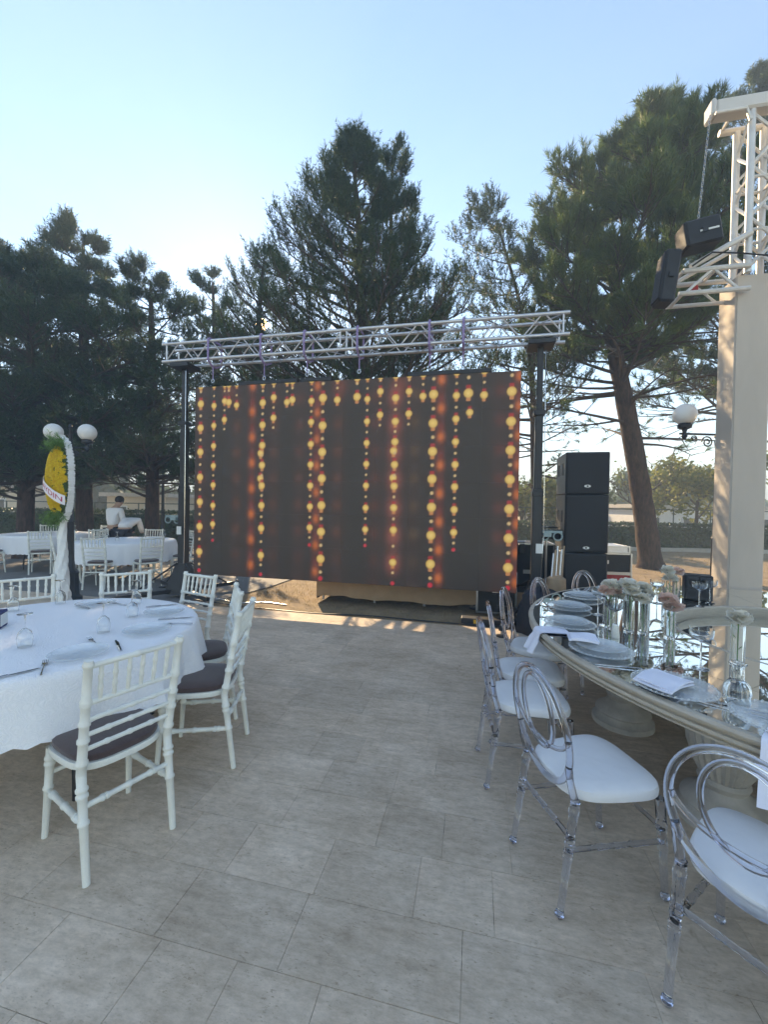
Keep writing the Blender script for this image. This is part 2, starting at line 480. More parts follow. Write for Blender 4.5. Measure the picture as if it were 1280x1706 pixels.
# ---------------------------------------------------------------- trees
def needles(P, A, m, ln, w, Ls, seed, spread=(0.5, 1.15)):
    r = np.random.default_rng(seed); n = len(P)
    t = r.uniform(0, 1, (n, m)); phi = r.uniform(0, 2 * PI, (n, m)); sp = r.uniform(*spread, (n, m))
    ref = np.where(np.abs(A[:, 2:3]) > 0.9, np.array([[1., 0, 0]]), np.array([[0, 0, 1.]]))
    U = unit(np.cross(A, ref)); W = np.cross(A, U)
    d = (A[:, None] * np.cos(sp)[..., None] + (U[:, None] * np.cos(phi)[..., None] + W[:, None] * np.sin(phi)[..., None]) * np.sin(sp)[..., None])
    B = P[:, None] + A[:, None] * (t * Ls[:, None])[..., None]
    L = ln * r.uniform(0.65, 1.15, (n, m)) * (1 - 0.25 * t)
    side = unit(np.cross(d, r.normal(size=(n, m, 3)))) * (w / 2)
    return np.stack([B - side, B + side, B + d * L[..., None]], axis=2).reshape(-1, 3)

def pine(name, label, trunk, env, nl, ns, nk, mt, seed, ln=0.13, w=0.012, m=22, Lsh=0.28, rise=0.35, up=0.55, zlow=None,
         low=None, fill=1.0, group='pine trees around the terrace', subl=0.42, inner=0.30, spread=(0.5, 1.15), ys=1.0):
    r = random.Random(seed)
    b0 = trunk[0]
    root = thing(name, label, 'tree', (b0[0], b0[1], 0), 0, group)
    T = [Vector((p[0] - b0[0], p[1] - b0[1], p[2])) for p in trunk]; R = [p[3] for p in trunk]
    # smooth trunk
    tp, trd = [], []
    for i in range(len(T) - 1):
        p0 = T[max(i - 1, 0)]; p1 = T[i]; p2 = T[i + 1]; p3 = T[min(i + 2, len(T) - 1)]
        for k in range(5):
            s = k / 5
            q = 0.5 * ((2 * p1) + (p2 - p0) * s + (2 * p0 - 5 * p1 + 4 * p2 - p3) * s * s + (3 * p1 - p0 - 3 * p2 + p3) * s ** 3)
            tp.append(q); trd.append((R[i] * (1 - s) + R[i + 1] * s) * r.uniform(0.95, 1.05))
    tp.append(T[-1]); trd.append(R[-1])
    trd[0] *= 1.25
    MB().tube(tp, trd, 12).build('trunk', 'bark', root)
    zs = np.array([p.z for p in tp])
    def trunk_at(z):
        z = min(max(z, zs[0]), zs[-1]); i = int(np.searchsorted(zs, z)); i = min(max(i, 1), len(zs) - 1)
        s = (z - zs[i - 1]) / max(zs[i] - zs[i - 1], 1e-6)
        return tp[i - 1].lerp(tp[i], s), trd[i - 1] * (1 - s) + trd[i] * s
    ez = [e[0] for e in env]
    def env_at(z):
        return (np.interp(z, ez, [e[1] for e in env]) - b0[0], np.interp(z, ez, [e[2] for e in env]) - b0[1], np.interp(z, ez, [e[3] for e in env]))
    br = MB(); P = []; A = []; LS = []
    UP = Vector((0, 0, 1))
    def limb(z, az, frac, dens, ns_, bare=inner):
        cx, cy_, rr = env_at(z)
        tip = Vector((cx + math.cos(az) * rr * frac, cy_ + math.sin(az) * rr * frac * ys, z))
        st, sr = trunk_at(z - rise * rr * frac * r.uniform(0.6, 1.3))
        L = (tip - st).length
        if L < 0.12: return
        mid = st.lerp(tip, 0.5) + Vector((r.uniform(-.08, .08), r.uniform(-.08, .08), -0.06 + r.uniform(-.05, .05))) * L
        pts = []
        for k in range(7):
            s = k / 6; pts.append(st * (1 - s) ** 2 + mid * 2 * s * (1 - s) + tip * s * s)
        r0 = min(sr * 0.5, 0.012 + 0.016 * L)
        br.tube(pts, [r0 * (1 - 0.82 * k / 6) for k in range(7)], 5, cap=False)
        for q in range(ns_):
            s = bare + (1 - bare) * ((q + r.random()) / ns_) ** 0.62
            i = min(int(s * 6), 5); f = s * 6 - i
            p = pts[i].lerp(pts[i + 1], f); d = (pts[i + 1] - pts[i]).normalized()
            sd = d.cross(UP).normalized() * (1 if q % 2 else -1)
            ang = r.uniform(0.4, 1.1) if s < 0.93 else r.uniform(0, 0.3)
            sub = (d * math.cos(ang) + sd * math.sin(ang) + UP * r.uniform(-0.15, up)).normalized()
            sl = subl * L * (1.15 - 0.75 * s) * r.uniform(0.6, 1.2) + 0.10
            e = p + sub * sl + UP * (0.12 * sl)
            br.tube([p, p + sub * sl * 0.5, e], [r0 * 0.32, r0 * 0.22, r0 * 0.10], 3, cap=False)
            for k in range(nk):
                if r.random() > dens: continue
                tt = 0.25 + 0.75 * (k + r.random()) / nk
                pp = p.lerp(e, min(tt, 1.0)) + Vector((r.gauss(0, .05), r.gauss(0, .05), r.gauss(0, .05))) * (0.4 + sl)
                ax = (sub * r.uniform(0.3, 1.0) + UP * r.uniform(up * 0.6, up * 1.8) + Vector((r.gauss(0, .35), r.gauss(0, .35), r.gauss(0, .2)))).normalized()
                P.append(pp); A.append(ax); LS.append(Lsh * r.uniform(0.6, 1.25))
    z0, z1 = ez[0], ez[-1]
    for i in range(nl):
        f = (i + 0.5) / nl
        z = z0 + (z1 - z0) * (f ** 1.2)
        limb(z, i * 2.39996 + r.uniform(-.4, .4), (r.uniform(0.74, 1.06) if i % 3 else r.uniform(0.38, 0.72)), fill, ns)
    if low:
        for i in range(low[0]):
            z = r.uniform(low[1], low[2]); rr = low[3] * r.uniform(0.6, 1.1); az = i * 2.39996 + r.uniform(-.5, .5)
            st, sr = trunk_at(z); tip = st + Vector((math.cos(az) * rr, math.sin(az) * rr, r.uniform(-0.15, 0.35) * rr))
            mid = st.lerp(tip, 0.5) + Vector((r.uniform(-.1, .1), r.uniform(-.1, .1), r.uniform(-.12, .1))) * rr
            pts = [st * (1 - k / 6) ** 2 + mid * 2 * (k / 6) * (1 - k / 6) + tip * (k / 6) ** 2 for k in range(7)]
            r0 = min(sr * 0.35, 0.010 + 0.012 * rr)
            br.tube(pts, [r0 * (1 - 0.75 * k / 6) for k in range(7)], 5, cap=False)
            for q in range(9):
                s = 0.25 + 0.75 * r.random(); ii = min(int(s * 6), 5); p = pts[ii].lerp(pts[ii + 1], s * 6 - ii)
                d = (pts[ii + 1] - pts[ii]).normalized(); sd = d.cross(UP).normalized() * r.choice((-1, 1))
                sub = (d * r.uniform(.2, 1) + sd * r.uniform(.3, 1) + UP * r.uniform(-.5, .4)).normalized(); sl = r.uniform(.12, .32) * rr
                e = p + sub * sl
                br.tube([p, p.lerp(e, .5) + Vector((0, 0, r.uniform(-.04, .06))), e], [r0 * .34, r0 * .24, r0 * .12], 3, cap=False)
                for k in range(low[4]):
                    pp = p.lerp(e, r.uniform(.4, 1.0)); ax = (sub + UP * r.uniform(0, .6) + Vector((r.gauss(0, .4), r.gauss(0, .4), 0))).normalized()
                    if r.random() < low[5]: P.append(pp); A.append(ax); LS.append(Lsh * r.uniform(.4, .8))
    tag(br.build('branches', 'twig', root), kind='stuff')
    V = needles(np.array([tuple(p) for p in P]), np.array([tuple(a) for a in A]), m, ln, w, np.array(LS), seed, spread)
    c = link('crown', fast_mesh('crown', V, 3, mt), root)
    return root, len(V) // 3

NT = 0
def P_(*a, **k):
    global NT
    o, n = pine(*a, **k); NT += n; return o
# the tall tree behind the screen
P_('pine_tree', 'tall cone shaped pine with twin tops behind the screen',
   [(-0.65, 10.0, -0.03, .20), (-0.62, 10.0, 3.0, .165), (-0.62, 10.0, 6.0, .13), (-0.75, 10.0, 8.5, .07), (-0.95, 10.0, 10.3, .02)],
   [(3.2, -0.6, 10.0, 3.1), (4.9, -0.8, 10, 3.5), (5.9, -0.9, 10, 3.25), (6.8, -0.9, 10, 2.8), (7.6, -0.9, 10, 2.2), (8.7, -0.85, 10, 1.35), (9.6, -0.85, 10, .75), (10.35, -0.9, 10, .12)],
   185, 11, 6, 'needles_mid', 21, ln=0.12, w=0.015, m=22, Lsh=0.34, rise=0.55, up=0.85, fill=0.82, subl=0.34, ys=.55, low=(14, 2.6, 4.6, 2.6, 2, .5))
P_('pine_tree', 'slim second spire of the pine behind the screen',
   [(0.15, 10.3, -0.03, .12), (0.15, 10.3, 4.0, .10), (0.05, 10.3, 8.2, .05), (0.08, 10.3, 10.5, .015)],
   [(5.6, 0.35, 10.3, 1.5), (7.6, 0.25, 10.3, 1.0), (9.2, 0.1, 10.3, .55), (10.55, 0.08, 10.3, .10)],
   38, 9, 6, 'needles_mid', 22, ln=0.12, w=0.014, m=24, Lsh=0.34, rise=0.7, up=1.0)
# the sparse tree between screen and right tower
P_('pine_tree', 'sparse thin trunked pine between the screen and the right tower',
   [(4.55, 12.2, -0.03, .12), (4.45, 12.2, 3.0, .10), (4.2, 12.2, 6.5, .07), (3.2, 12.2, 10.0, .02)],
   [(4.4, 4.0, 12.2, 2.3), (6.0, 3.6, 12.2, 2.3), (8.0, 3.1, 12.2, 1.6), (9.4, 2.9, 12.2, .9), (10.7, 2.75, 12.2, .15)],
   48, 11, 6, 'needles_mid', 23, ln=0.13, w=0.017, m=20, Lsh=0.3, rise=0.35, up=0.6, fill=0.75, low=(16, 2.2, 5.0, 2.2, 2, .35))
# the big leaning pine on the right
P_('pine_tree', 'big leaning pine with thick bare trunk and long bright needles',
   [(7.35, 11.16, -0.03, .30), (7.12, 11.16, 1.5, .26), (6.78, 11.16, 3.3, .235), (6.45, 11.16, 4.8, .21), (6.15, 11.16, 6.4, .17), (6.35, 11.16, 8.6, .11), (7.2, 11.16, 11.6, .03)],
   [(5.9, 6.2, 11.16, 2.2), (6.9, 6.3, 11.16, 2.5), (7.8, 6.4, 11.16, 2.6), (8.8, 6.45, 11.16, 2.45), (9.9, 6.45, 11.16, 2.2), (10.8, 6.7, 11.16, 1.6), (11.5, 7.05, 11.16, .95), (12.15, 7.4, 11.16, .3)],
   92, 16, 8, 'needles_long', 24, ln=0.25, w=0.018, m=26, Lsh=0.26, rise=0.35, up=0.75, fill=1.0, low=(22, 3.3, 6.6, 3.3, 2, .30), spread=(0.25, 1.0))
P_('pine_tree', 'pine crown rising behind the roof truss on the right',
   [(12.3, 14.2, -0.03, .22), (12.1, 14.2, 8, .15), (12.6, 14.2, 16.0, .03)],
   [(5.5, 11.4, 14.2, 2.9), (9.0, 11.6, 14.2, 2.6), (12.5, 12.0, 14.2, 2.1), (15.0, 12.6, 14.2, 1.3), (16.7, 12.9, 14.2, .3)],
   70, 12, 7, 'needles_mid', 25, ln=0.2, w=0.022, m=22, Lsh=0.3, rise=0.4, up=0.7, low=(14, 4.0, 7.0, 3.0, 2, .4))
# the dark group on the left
P_('pine_tree', 'broad dark pine at the far left above the wreath',
   [(-9.7, 11.0, -0.03, .22), (-9.6, 11.0, 4, .16), (-9.5, 11.0, 7.4, .03)],
   [(2.1, -9.4, 11, 2.2), (3.6, -9.4, 11, 2.9), (5.2, -9.4, 11, 2.9), (6.5, -9.4, 11, 2.3), (7.4, -9.4, 11, 1.2), (7.85, -9.5, 11, .3)],
   82, 14, 7, 'needles_dark', 26, ln=0.16, w=0.019, m=22, Lsh=0.3, rise=0.25, up=0.5, fill=.84, low=(14, 1.9, 3.2, 2.3, 3, .5))
P_('pine_tree', 'tallest of the left pines with a reddish trunk',
   [(-9.1, 12.4, -0.03, .24), (-9.15, 12.4, 4, .18), (-9.2, 12.4, 9.3, .03)],
   [(2.4, -9.0, 12.4, 2.1), (4.5, -9.0, 12.4, 2.6), (6.6, -9.1, 12.4, 2.0), (8.1, -9.2, 12.4, 1.3), (9.1, -9.4, 12.4, .8), (9.75, -9.6, 12.4, .2)],
   74, 13, 7, 'needles_dark', 27, ln=0.16, w=0.019, m=20, Lsh=0.32, rise=0.3, up=0.6, fill=.84, low=(12, 1.9, 3.4, 2.3, 3, .5))
P_('pine_tree', 'rounded dark pine left of the screen tower',
   [(-6.6, 11.6, -0.03, .20), (-6.6, 11.6, 4, .15), (-6.7, 11.6, 7.7, .03)],
   [(2.3, -6.5, 11.6, 1.9), (4.0, -6.5, 11.6, 2.4), (6.0, -6.6, 11.6, 2.1), (7.1, -6.8, 11.6, 1.2), (8.0, -6.9, 11.6, .3)],
   66, 12, 7, 'needles_dark', 28, ln=0.16, w=0.018, m=20, Lsh=0.3, rise=0.3, up=0.6, fill=.68, low=(12, 1.9, 3.2, 2.1, 3, .45))
P_('pine_tree', 'pale backlit pine just left of the low sun',
   [(-6.2, 15.0, -0.03, .2), (-6.2, 15.0, 5, .15), (-6.4, 15.0, 9.6, .03)],
   [(2.2, -6.1, 15, 2.0), (4.5, -6.2, 15, 2.2), (6.5, -6.3, 15, 1.9), (8.3, -6.5, 15, 1.1), (9.8, -6.6, 15, .25)],
   48, 10, 6, 'needles_mid', 29, ln=0.15, w=0.021, m=20, Lsh=0.32, rise=0.4, up=0.7, fill=0.8)
P_('pine_tree', 'dark pine cut by the left edge of the view',
   [(-13.2, 13.2, -0.03, .24), (-13.2, 13.2, 5, .18), (-13.0, 13.2, 9.4, .03)],
   [(2.3, -13, 13.2, 2.4), (4.5, -13, 13.2, 2.9), (7.0, -13, 13.2, 2.2), (8.8, -13, 13.2, 1.1), (9.9, -13, 13.2, .2)],
   66, 13, 7, 'needles_dark', 30, ln=0.17, w=0.024, m=18, Lsh=0.32, rise=0.3, up=0.6)
P_('pine_tree', 'airy backlit pine with the low sun glinting through it',
   [(-4.4, 13.2, -0.03, .17), (-4.3, 13.2, 4.5, .12), (-4.0, 13.2, 9.4, .03)],
   [(4.3, -4.2, 13.2, 2.2), (5.6, -4.2, 13.2, 2.3), (7.2, -4.0, 13.2, 1.8), (8.6, -3.9, 13.2, 1.0), (9.7, -3.9, 13.2, .2)],
   62, 9, 5, 'needles_mid', 35, ln=0.13, w=0.015, m=20, Lsh=0.32, rise=0.5, up=0.85, fill=.72, subl=.36, ys=.7)
for x, y, h, r_, sd, lb in ((-15.2, 19.0, 8.4, 3.0, 32, 'dark pine in the second row at the far left'), (-10.6, 18.6, 8.6, 3.0, 33, 'dark pine in the second row behind the wreath')):
    P_('pine_tree', lb, [(x, y, -.03, .22), (x, y, h * .5, .15), (x, y, h - .3, .03)], [(2.3, x, y, r_ * .8), (h * .45, x, y, r_), (h * .75, x, y, r_ * .7), (h, x, y, .25)],
       50, 9, 5, 'needles_dark', sd, ln=0.2, w=0.026, m=18, Lsh=0.36, rise=0.3, up=0.6, fill=.5)

def broadleaf(name, label, base, h, rx, rz_, cz, nleaf, mt, seed, bare=False, group='small trees beyond the hedge', lw=0.09):
    r = random.Random(seed); q = np.random.default_rng(seed)
    root = thing(name, label, 'tree', (base[0], base[1], 0), 0, group)
    MB().tube([(0, 0, -.03), (r.uniform(-.1, .1), 0, cz * 0.4), (r.uniform(-.2, .2), r.uniform(-.2, .2), cz * 0.8)], [.10, .075, .05], 8).build('trunk', 'bark', root)
    br = MB(); tips = []
    def grow(p, d, L, rr, lev):
        e = p + d * L
        m_ = p.lerp(e, .5) + Vector((r.uniform(-.1, .1), r.uniform(-.1, .1), r.uniform(-.03, .08))) * L
        br.tube([p, m_, e], [rr, rr * .8, rr * .55], 4 if lev else 6, cap=False)
        tips.append(e); tips.append(m_)
        if lev < 3:
            for k in range(3 if lev else 4):
                nd = (d + Vector((r.gauss(0, .55), r.gauss(0, .55), r.gauss(0.1, .35)))).normalized()
                grow(p.lerp(e, r.uniform(.55, 1)), nd, L * r.uniform(.55, .8), rr * .55, lev + 1)
    for k in range(5):
        a = k * 1.257 + r.uniform(-.4, .4)
        grow(Vector((0, 0, cz * (0.45 + .08 * k))), Vector((math.cos(a), math.sin(a), r.uniform(.5, 1.2))).normalized(), (h - cz * .5) * .36, .045, 0)
    br.build('branches', 'twig', root)
    if nleaf:
        base_pts = np.array([tuple(t) for t in tips])
        C = base_pts[q.integers(0, len(base_pts), nleaf)] + q.normal(0, .16, (nleaf, 3)) * np.array([rx / 1.4, rx / 1.4, 1])
        n1 = unit(q.normal(size=(nleaf, 3))); n2 = unit(np.cross(n1, q.normal(size=(nleaf, 3)))); s = lw * q.uniform(.5, 1.2, (nleaf, 1))
        V = np.stack([C - n1 * s, C + n2 * s * .55, C + n1 * s, C - n2 * s * .55], 1).reshape(-1, 3)
        link('crown', fast_mesh('crown', V, 4, mt), root)
    return root
broadleaf('leafy_tree', 'yellow green leafy tree over the hedge by the column', (14.6, 19.0), 5.2, 1.7, 1.6, 2.6, 7000, 'leaf_yellow', 41, lw=.12)
broadleaf('bare_tree', 'nearly bare thin tree beside the leaning trunk', (12.4, 19.5), 4.9, 1.2, 1.4, 2.4, 250, 'leaf_yellow', 42)
broadleaf('leafy_tree', 'bright green tree seen between tower and speakers', (6.6, 19.5), 3.6, 1.6, 1.2, 1.8, 6000, 'leaf_yellow', 43, lw=.12)
broadleaf('leafy_tree', 'small green tree just right of the speaker stack', (10.1, 22.0), 4.0, 1.6, 1.2, 2.0, 6000, 'leaf_green', 44, lw=.13)
for i, (x, y, h, lb) in enumerate(((22, 34, 6.0, 'far round green tree behind the white building'), (15, 36, 5.5, 'far green tree behind the fence right of speakers'),
                             (8, 37, 5.0, 'far green tree low behind the right tower'), (28, 38, 6.5, 'far green tree at the right behind the column'))):
    broadleaf('leafy_tree', lb, (x, y), h, 2.6, 2, h * .45, 7000, 'leaf_green', 50 + i, group='far trees at the horizon', lw=.2)
wood = MB()
def woodmass(name, label, x0, x1, y, h, n, mt, seed):
    q = np.random.default_rng(seed)
    x = q.uniform(x0, x1, n); top = h * (0.7 + 0.25 * np.sin(x * .35 + seed) + 0.12 * np.sin(x * 1.3))
    C = np.column_stack([x, y + q.uniform(-2, 2, n), q.uniform(0, 1, n) ** .8 * top])
    n1 = unit(q.normal(size=(n, 3))); n2 = unit(np.cross(n1, q.normal(size=(n, 3)))); s = .45 * q.uniform(.5, 1.2, (n, 1))
    V = np.stack([C - n1 * s, C + n2 * s * .6, C + n1 * s, C - n2 * s * .6], 1).reshape(-1, 3)
    tag(link(name, fast_mesh(name, V, 4, mt)), label, 'wood', kind='stuff')
woodmass('far_wood', 'dark band of distant woodland on the left horizon', -60, -1, 33, 4.6, 22000, 'needles_mid', 61)
woodmass('far_wood', 'green band of distant woodland on the right horizon', 2, 75, 52, 4.6, 14000, 'leaf_green', 62)

# ---------------------------------------------------------------- hedges, fence, buildings
def hedge(name, label, a, b, h, dep, n, seed):
    q = np.random.default_rng(seed)
    a = Vector((*a, 0)); b = Vector((*b, 0)); L = (b - a).length; ang = math.atan2(b.y - a.y, b.x - a.x)
    root = thing(name, label, 'hedge', a, ang, 'clipped hedges behind the trees')
    core = MB(); core.box((L / 2, 0, h / 2 - .06), (L - .1, dep * .7, h - .12)); core.build('woody_core', 'wreath_core', root, False)
    C = np.column_stack([q.uniform(0, L, n), q.uniform(-dep / 2, dep / 2, n), q.uniform(-.03, h, n)])
    k = q.random(n); C[k < .6, 1] = -dep / 2 + q.normal(0, .035, (k < .6).sum()); C[k > .75, 2] = h + q.normal(0, .035, (k > .75).sum())
    n1 = unit(q.normal(size=(n, 3))); n2 = unit(np.cross(n1, q.normal(size=(n, 3)))); s = .06 * q.uniform(.5, 1.2, (n, 1))
    V = np.stack([C - n1 * s, C + n2 * s * .6, C + n1 * s, C - n2 * s * .6], 1).reshape(-1, 3)
    tag(link('foliage', fast_mesh('foliage', V, 4, 'hedge_leaf'), root), kind='stuff')
hedge('hedge', 'clipped dark hedge behind the leaning trunk and speakers', (4.5, 17.0), (19, 16.2), 1.0, .7, 16000, 71)
hedge('hedge', 'long dark hedge behind the far banquet tables', (-24, 16.5), (-2.5, 17.0), 1.15, .7, 18000, 72)
kb = MB(); kb.box((0, 0, .06), (15, .18, .16)); tag(kb.build('kerb', 'kerb', None, False, (11.8, 15.9, -.03), rad(-3)), 'pale kerb along the foot of the right hedge', 'kerb')
def fence(name, label, x0, x1, y, h, step):
    root = thing(name, label, 'fence', (x0, y, 0))
    n = int((x1 - x0) / step)
    me = MB().tube([(0, 0, 0), (0, 0, h)], .025, 6).mesh('post', 'fence_green', True)
    for i in range(n + 1): link('post', me, root, (i * step, 0, 0))
    for z in (h - .02, h * .6): MB().tube([(0, 0, z), (x1 - x0, 0, z)], .02, 5).build('rail', 'fence_green', root)
fence('wire_fence', 'thin green post and rail fence behind the right hedge', 4.5, 20.5, 17.6, 1.62, 1.6)
fence('wire_fence', 'thin dark post and rail fence behind the left hedge', -22, -3, 17.6, 1.5, 1.9)
def building(name, label, x, y, w, d, h, wm, nw, roof=True, rz=0.0):
    root = thing(name, label, 'building', (x, y, 0), rz, 'low buildings beyond the hedges')
    MB().box((0, 0, h / 2 - .05), (w, d, h)).build('wall', wm, root, False)
    if roof: MB().prism([(-w / 2 - .3, -d / 2 - .3), (w / 2 + .3, -d / 2 - .3), (w / 2 + .3, d / 2 + .3), (-w / 2 - .3, d / 2 + .3)], h - .049, h + .18).build('roof', 'kerb', root, False)
    for i in range(nw):
        xx = -w / 2 + w * (i + .5) / nw
        f = MB().box((xx, -d / 2 - .03, h * .5), (w / nw * .42, .05, h * .36)).build('window', 'white_wall', root, False)
        MB().box((xx, -d / 2 - .06, h * .5), (w / nw * .34, .03, h * .29)).build('pane', 'window_dark', f, False)
building('low_building', 'sunlit beige low building behind the far lamp', -15.2, 27, 3.6, 4, 1.9, 'render_wall', 2)
building('low_building', 'small beige building left of the flower wreath', -24.6, 28, 2.4, 4, 2.4, 'render_wall', 1)
building('low_building', 'low white building behind the fence on the right', 19.5, 27, 9, 5, 1.75, 'white_wall', 4, True)
building('low_building', 'tiny pale hut behind the tower and speaker gap', 10.0, 27, 3, 3, 1.9, 'render_wall', 2)

# ---------------------------------------------------------------- screen, truss, towers
S0 = Vector((-3.07, 6.59, 0.40))
# pixel colours of the LED wall: strings of glowing bulbs, pearls and soft orange bokeh
NU, NV, W_, H_ = 400, 240, 5.0, 3.0
uu = (np.arange(NU + 1)) * W_ / NU; vv = (np.arange(NV + 1)) * H_ / NV
UU, VV = np.meshgrid(uu, vv)
IMG = np.zeros((NV + 1, NU + 1, 3)) + np.array([0.010, 0.007, 0.006])
def over(mask, c):
    global IMG
    IMG = IMG * (1 - mask[..., None]) + np.array(c) * mask[..., None]
def glow(u, v, r, c, k=1.0, sy=1.0):
    global IMG
    d2 = ((UU - u) ** 2 + ((VV - v) / sy) ** 2) / r ** 2
    IMG = IMG + np.exp(-d2 * 1.6)[..., None] * np.array(c) * k
def soft(d, w=0.010): return np.clip(0.5 - d / w, 0, 1)
OR, RED = (0.60, 0.15, 0.02), (0.30, 0.020, 0.015)
for u, k in ((1.018, .85), (2.093, .75), (3.94, .9), (4.985, .85)):
    for j in range(8):
        v = 2.93 - j * 0.398 + (0.05 if u < 2 else 0)
        glow(u, v, .066, OR, k, 1.3); glow(u, v + .14, .06, RED, .35 * k, 1.4)
    IMG += (np.exp(-((UU - u) / .07) ** 2) * .10 * k)[..., None] * np.array((0.6, .06, .03))
for u, k, c in ((.757, .11, OR), (1.385, .09, OR), (1.812, .14, (.4, .07, .02)), (2.424, .12, OR), (3.0, .15, (.42, .07, .02)), (3.574, .16, (.34, .20, .05)), (4.74, .17, (.42, .05, .03)), (.13, .10, (.42, .05, .02))):
    for j in range(8): glow(u, 2.75 - j * .40, .095, c, k * .75 * (1 if j < 6 else .6), 1.1)
    IMG += (np.exp(-((UU - u) / .12) ** 2) * .030)[..., None] * np.array((0.45, .06, .025))
for v in (2.72, 2.32, 1.93, 1.53, 1.13, .73, .33): glow(3.287, v, .13, (.36, .09, .07), .7, 1.5)
for u in (.6, 2.45, 3.35): glow(u, 2.9, .14, (.42, .07, .03), .25)
def bulb(u, v, d):
    r = d / 2 * .92
    glow(u, v, r * 1.5, (.16, .04, .01), .4)
    rr = np.hypot(UU - u, VV - v)
    cap = np.maximum(np.abs(UU - u) - r * .52, np.abs(VV - (v + r * 1.25)) - r * .5)
    over(soft(cap) * .85, (0.42, 0.016, 0.020))
    neck = np.maximum(np.abs(UU - u) - r * .46, np.abs(VV - (v - r * 1.15)) - r * .55)
    over(soft(neck) * .9, (0.62, 0.27, 0.10))
    over(soft(rr - r), (0.64, 0.45, 0.12))
    sh = np.clip(1 - rr / r, 0, 1)
    st = 0.5 + 0.5 * np.sin((UU + VV * 1.1) * 150)
    IMG[...] = IMG + (sh * (0.30 + .22 * st))[..., None] * np.array((0.75, .70, .30))
def pearl(u, v, d, c=(0.66, .50, .27)):
    over(soft(np.hypot(UU - u, VV - v) - d / 2), c)
STR = [(0.101, [2.735, 2.351, 1.966, 1.562, 1.166, 0.77, 0.364], 0.125, 0.063), (0.341, [2.698, 2.383, 2.059, 1.744, 1.438, 1.112, 0.815], 0.10, 0.556),
       (0.529, [2.766, 2.473], 0.10, 0), (0.603, [2.744], 0.117, 0), (0.741, [2.692], 0.10, 0), (1.166, [1.935, 1.545], 0.113, 0),
       (1.192, [2.713, 2.371, 2.056, 1.749, 1.433, 1.126, 0.773, 0.353], 0.118, 0.054), (1.376, [2.788, 2.476], 0.108, 0), (1.597, [2.707], 0.105, 0),
       (1.685, [2.74], 0.115, 0), (1.996, [2.71, 2.395, 2.062, 1.755, 1.438, 1.122, 0.805], 0.106, 0.542), (2.179, [2.748, 2.336, 1.942, 1.547, 1.143, 0.747, 0.341], 0.138, 0.044),
       (2.405, [2.711], 0.112, 0), (2.709, [2.743], 0.125, 0), (2.867, [2.703, 2.38, 2.065, 1.759, 1.444, 1.119, 0.803], 0.10, 0.566), (3.06, [2.807, 2.469], 0.105, 0),
       (3.27, [1.947, 1.559], 0.114, 0), (3.287, [2.704, 2.368, 2.076, 1.748, 1.438, 1.127, 0.807, 0.339], 0.115, 0.036), (3.481, [2.789, 2.473], 0.104, 0),
       (3.68, [2.712], 0.108, 0), (3.83, [2.732, 2.328, 1.931, 1.543, 1.145, 0.747, 0.34], 0.14, 0.042), (4.147, [2.702, 2.378, 2.061, 1.744, 1.435, 1.117, 0.799], 0.108, 0.556),
       (4.311, [2.728], 0.14, 0), (4.333, [2.463], 0.105, 0), (4.521, [2.694], 0.112, 0), (4.885, [2.728, 2.324, 1.935, 1.538, 1.139, 0.741, 0.341], 0.14, 0.064)]
for u, vsl, d, e in STR:
    top = vsl[0]
    if top > 2.6 and d < .13: bulb(u, 3.02, d * .9)
    for i, v in enumerate(vsl):
        nxt = vsl[i + 1] if i + 1 < len(vsl) else v - (0.40 if d > .12 else .30)
        bulb(u, v, d)
        if e or len(vsl) > 1: pearl(u, v - (v - nxt) * .50, d * .36)
    if top > 2.6: pearl(u, top + d * 1.55, d * .34)
    if e: pearl(u, e, d * .5, (0.58, .012, .045))
IMG = np.clip(IMG, 0, 1.2)
def led_material():
    m = bpy.data.materials.new('led_face'); m.use_nodes = True; MATS['led_face'] = m
    nt = m.node_tree; b = nt.nodes['Principled BSDF']
    a = nt.nodes.new('ShaderNodeVertexColor'); a.layer_name = 'picture'
    b.inputs['Base Color'].default_value = (0.052, 0.042, 0.034, 1); b.inputs['Roughness'].default_value = 0.55
    b.inputs['Specular IOR Level'].default_value = 0.35
    nt.links.new(a.outputs['Color'], b.inputs['Emission Color']); b.inputs['Emission Strength'].default_value = 0.175
    m.cycles.emission_sampling = 'NONE'
led_material()
screen = thing('led_screen', 'wide LED wall showing strings of golden bulbs, hung under the truss', 'screen', S0, EA)
pn = 40
gi, gj = np.meshgrid(np.arange(pn + 1), np.arange(pn + 1))
quad = []
for j in range(pn):
    for i in range(pn):
        o = j * (pn + 1) + i; quad.append((o, o + 1, o + pn + 2, o + pn + 1))
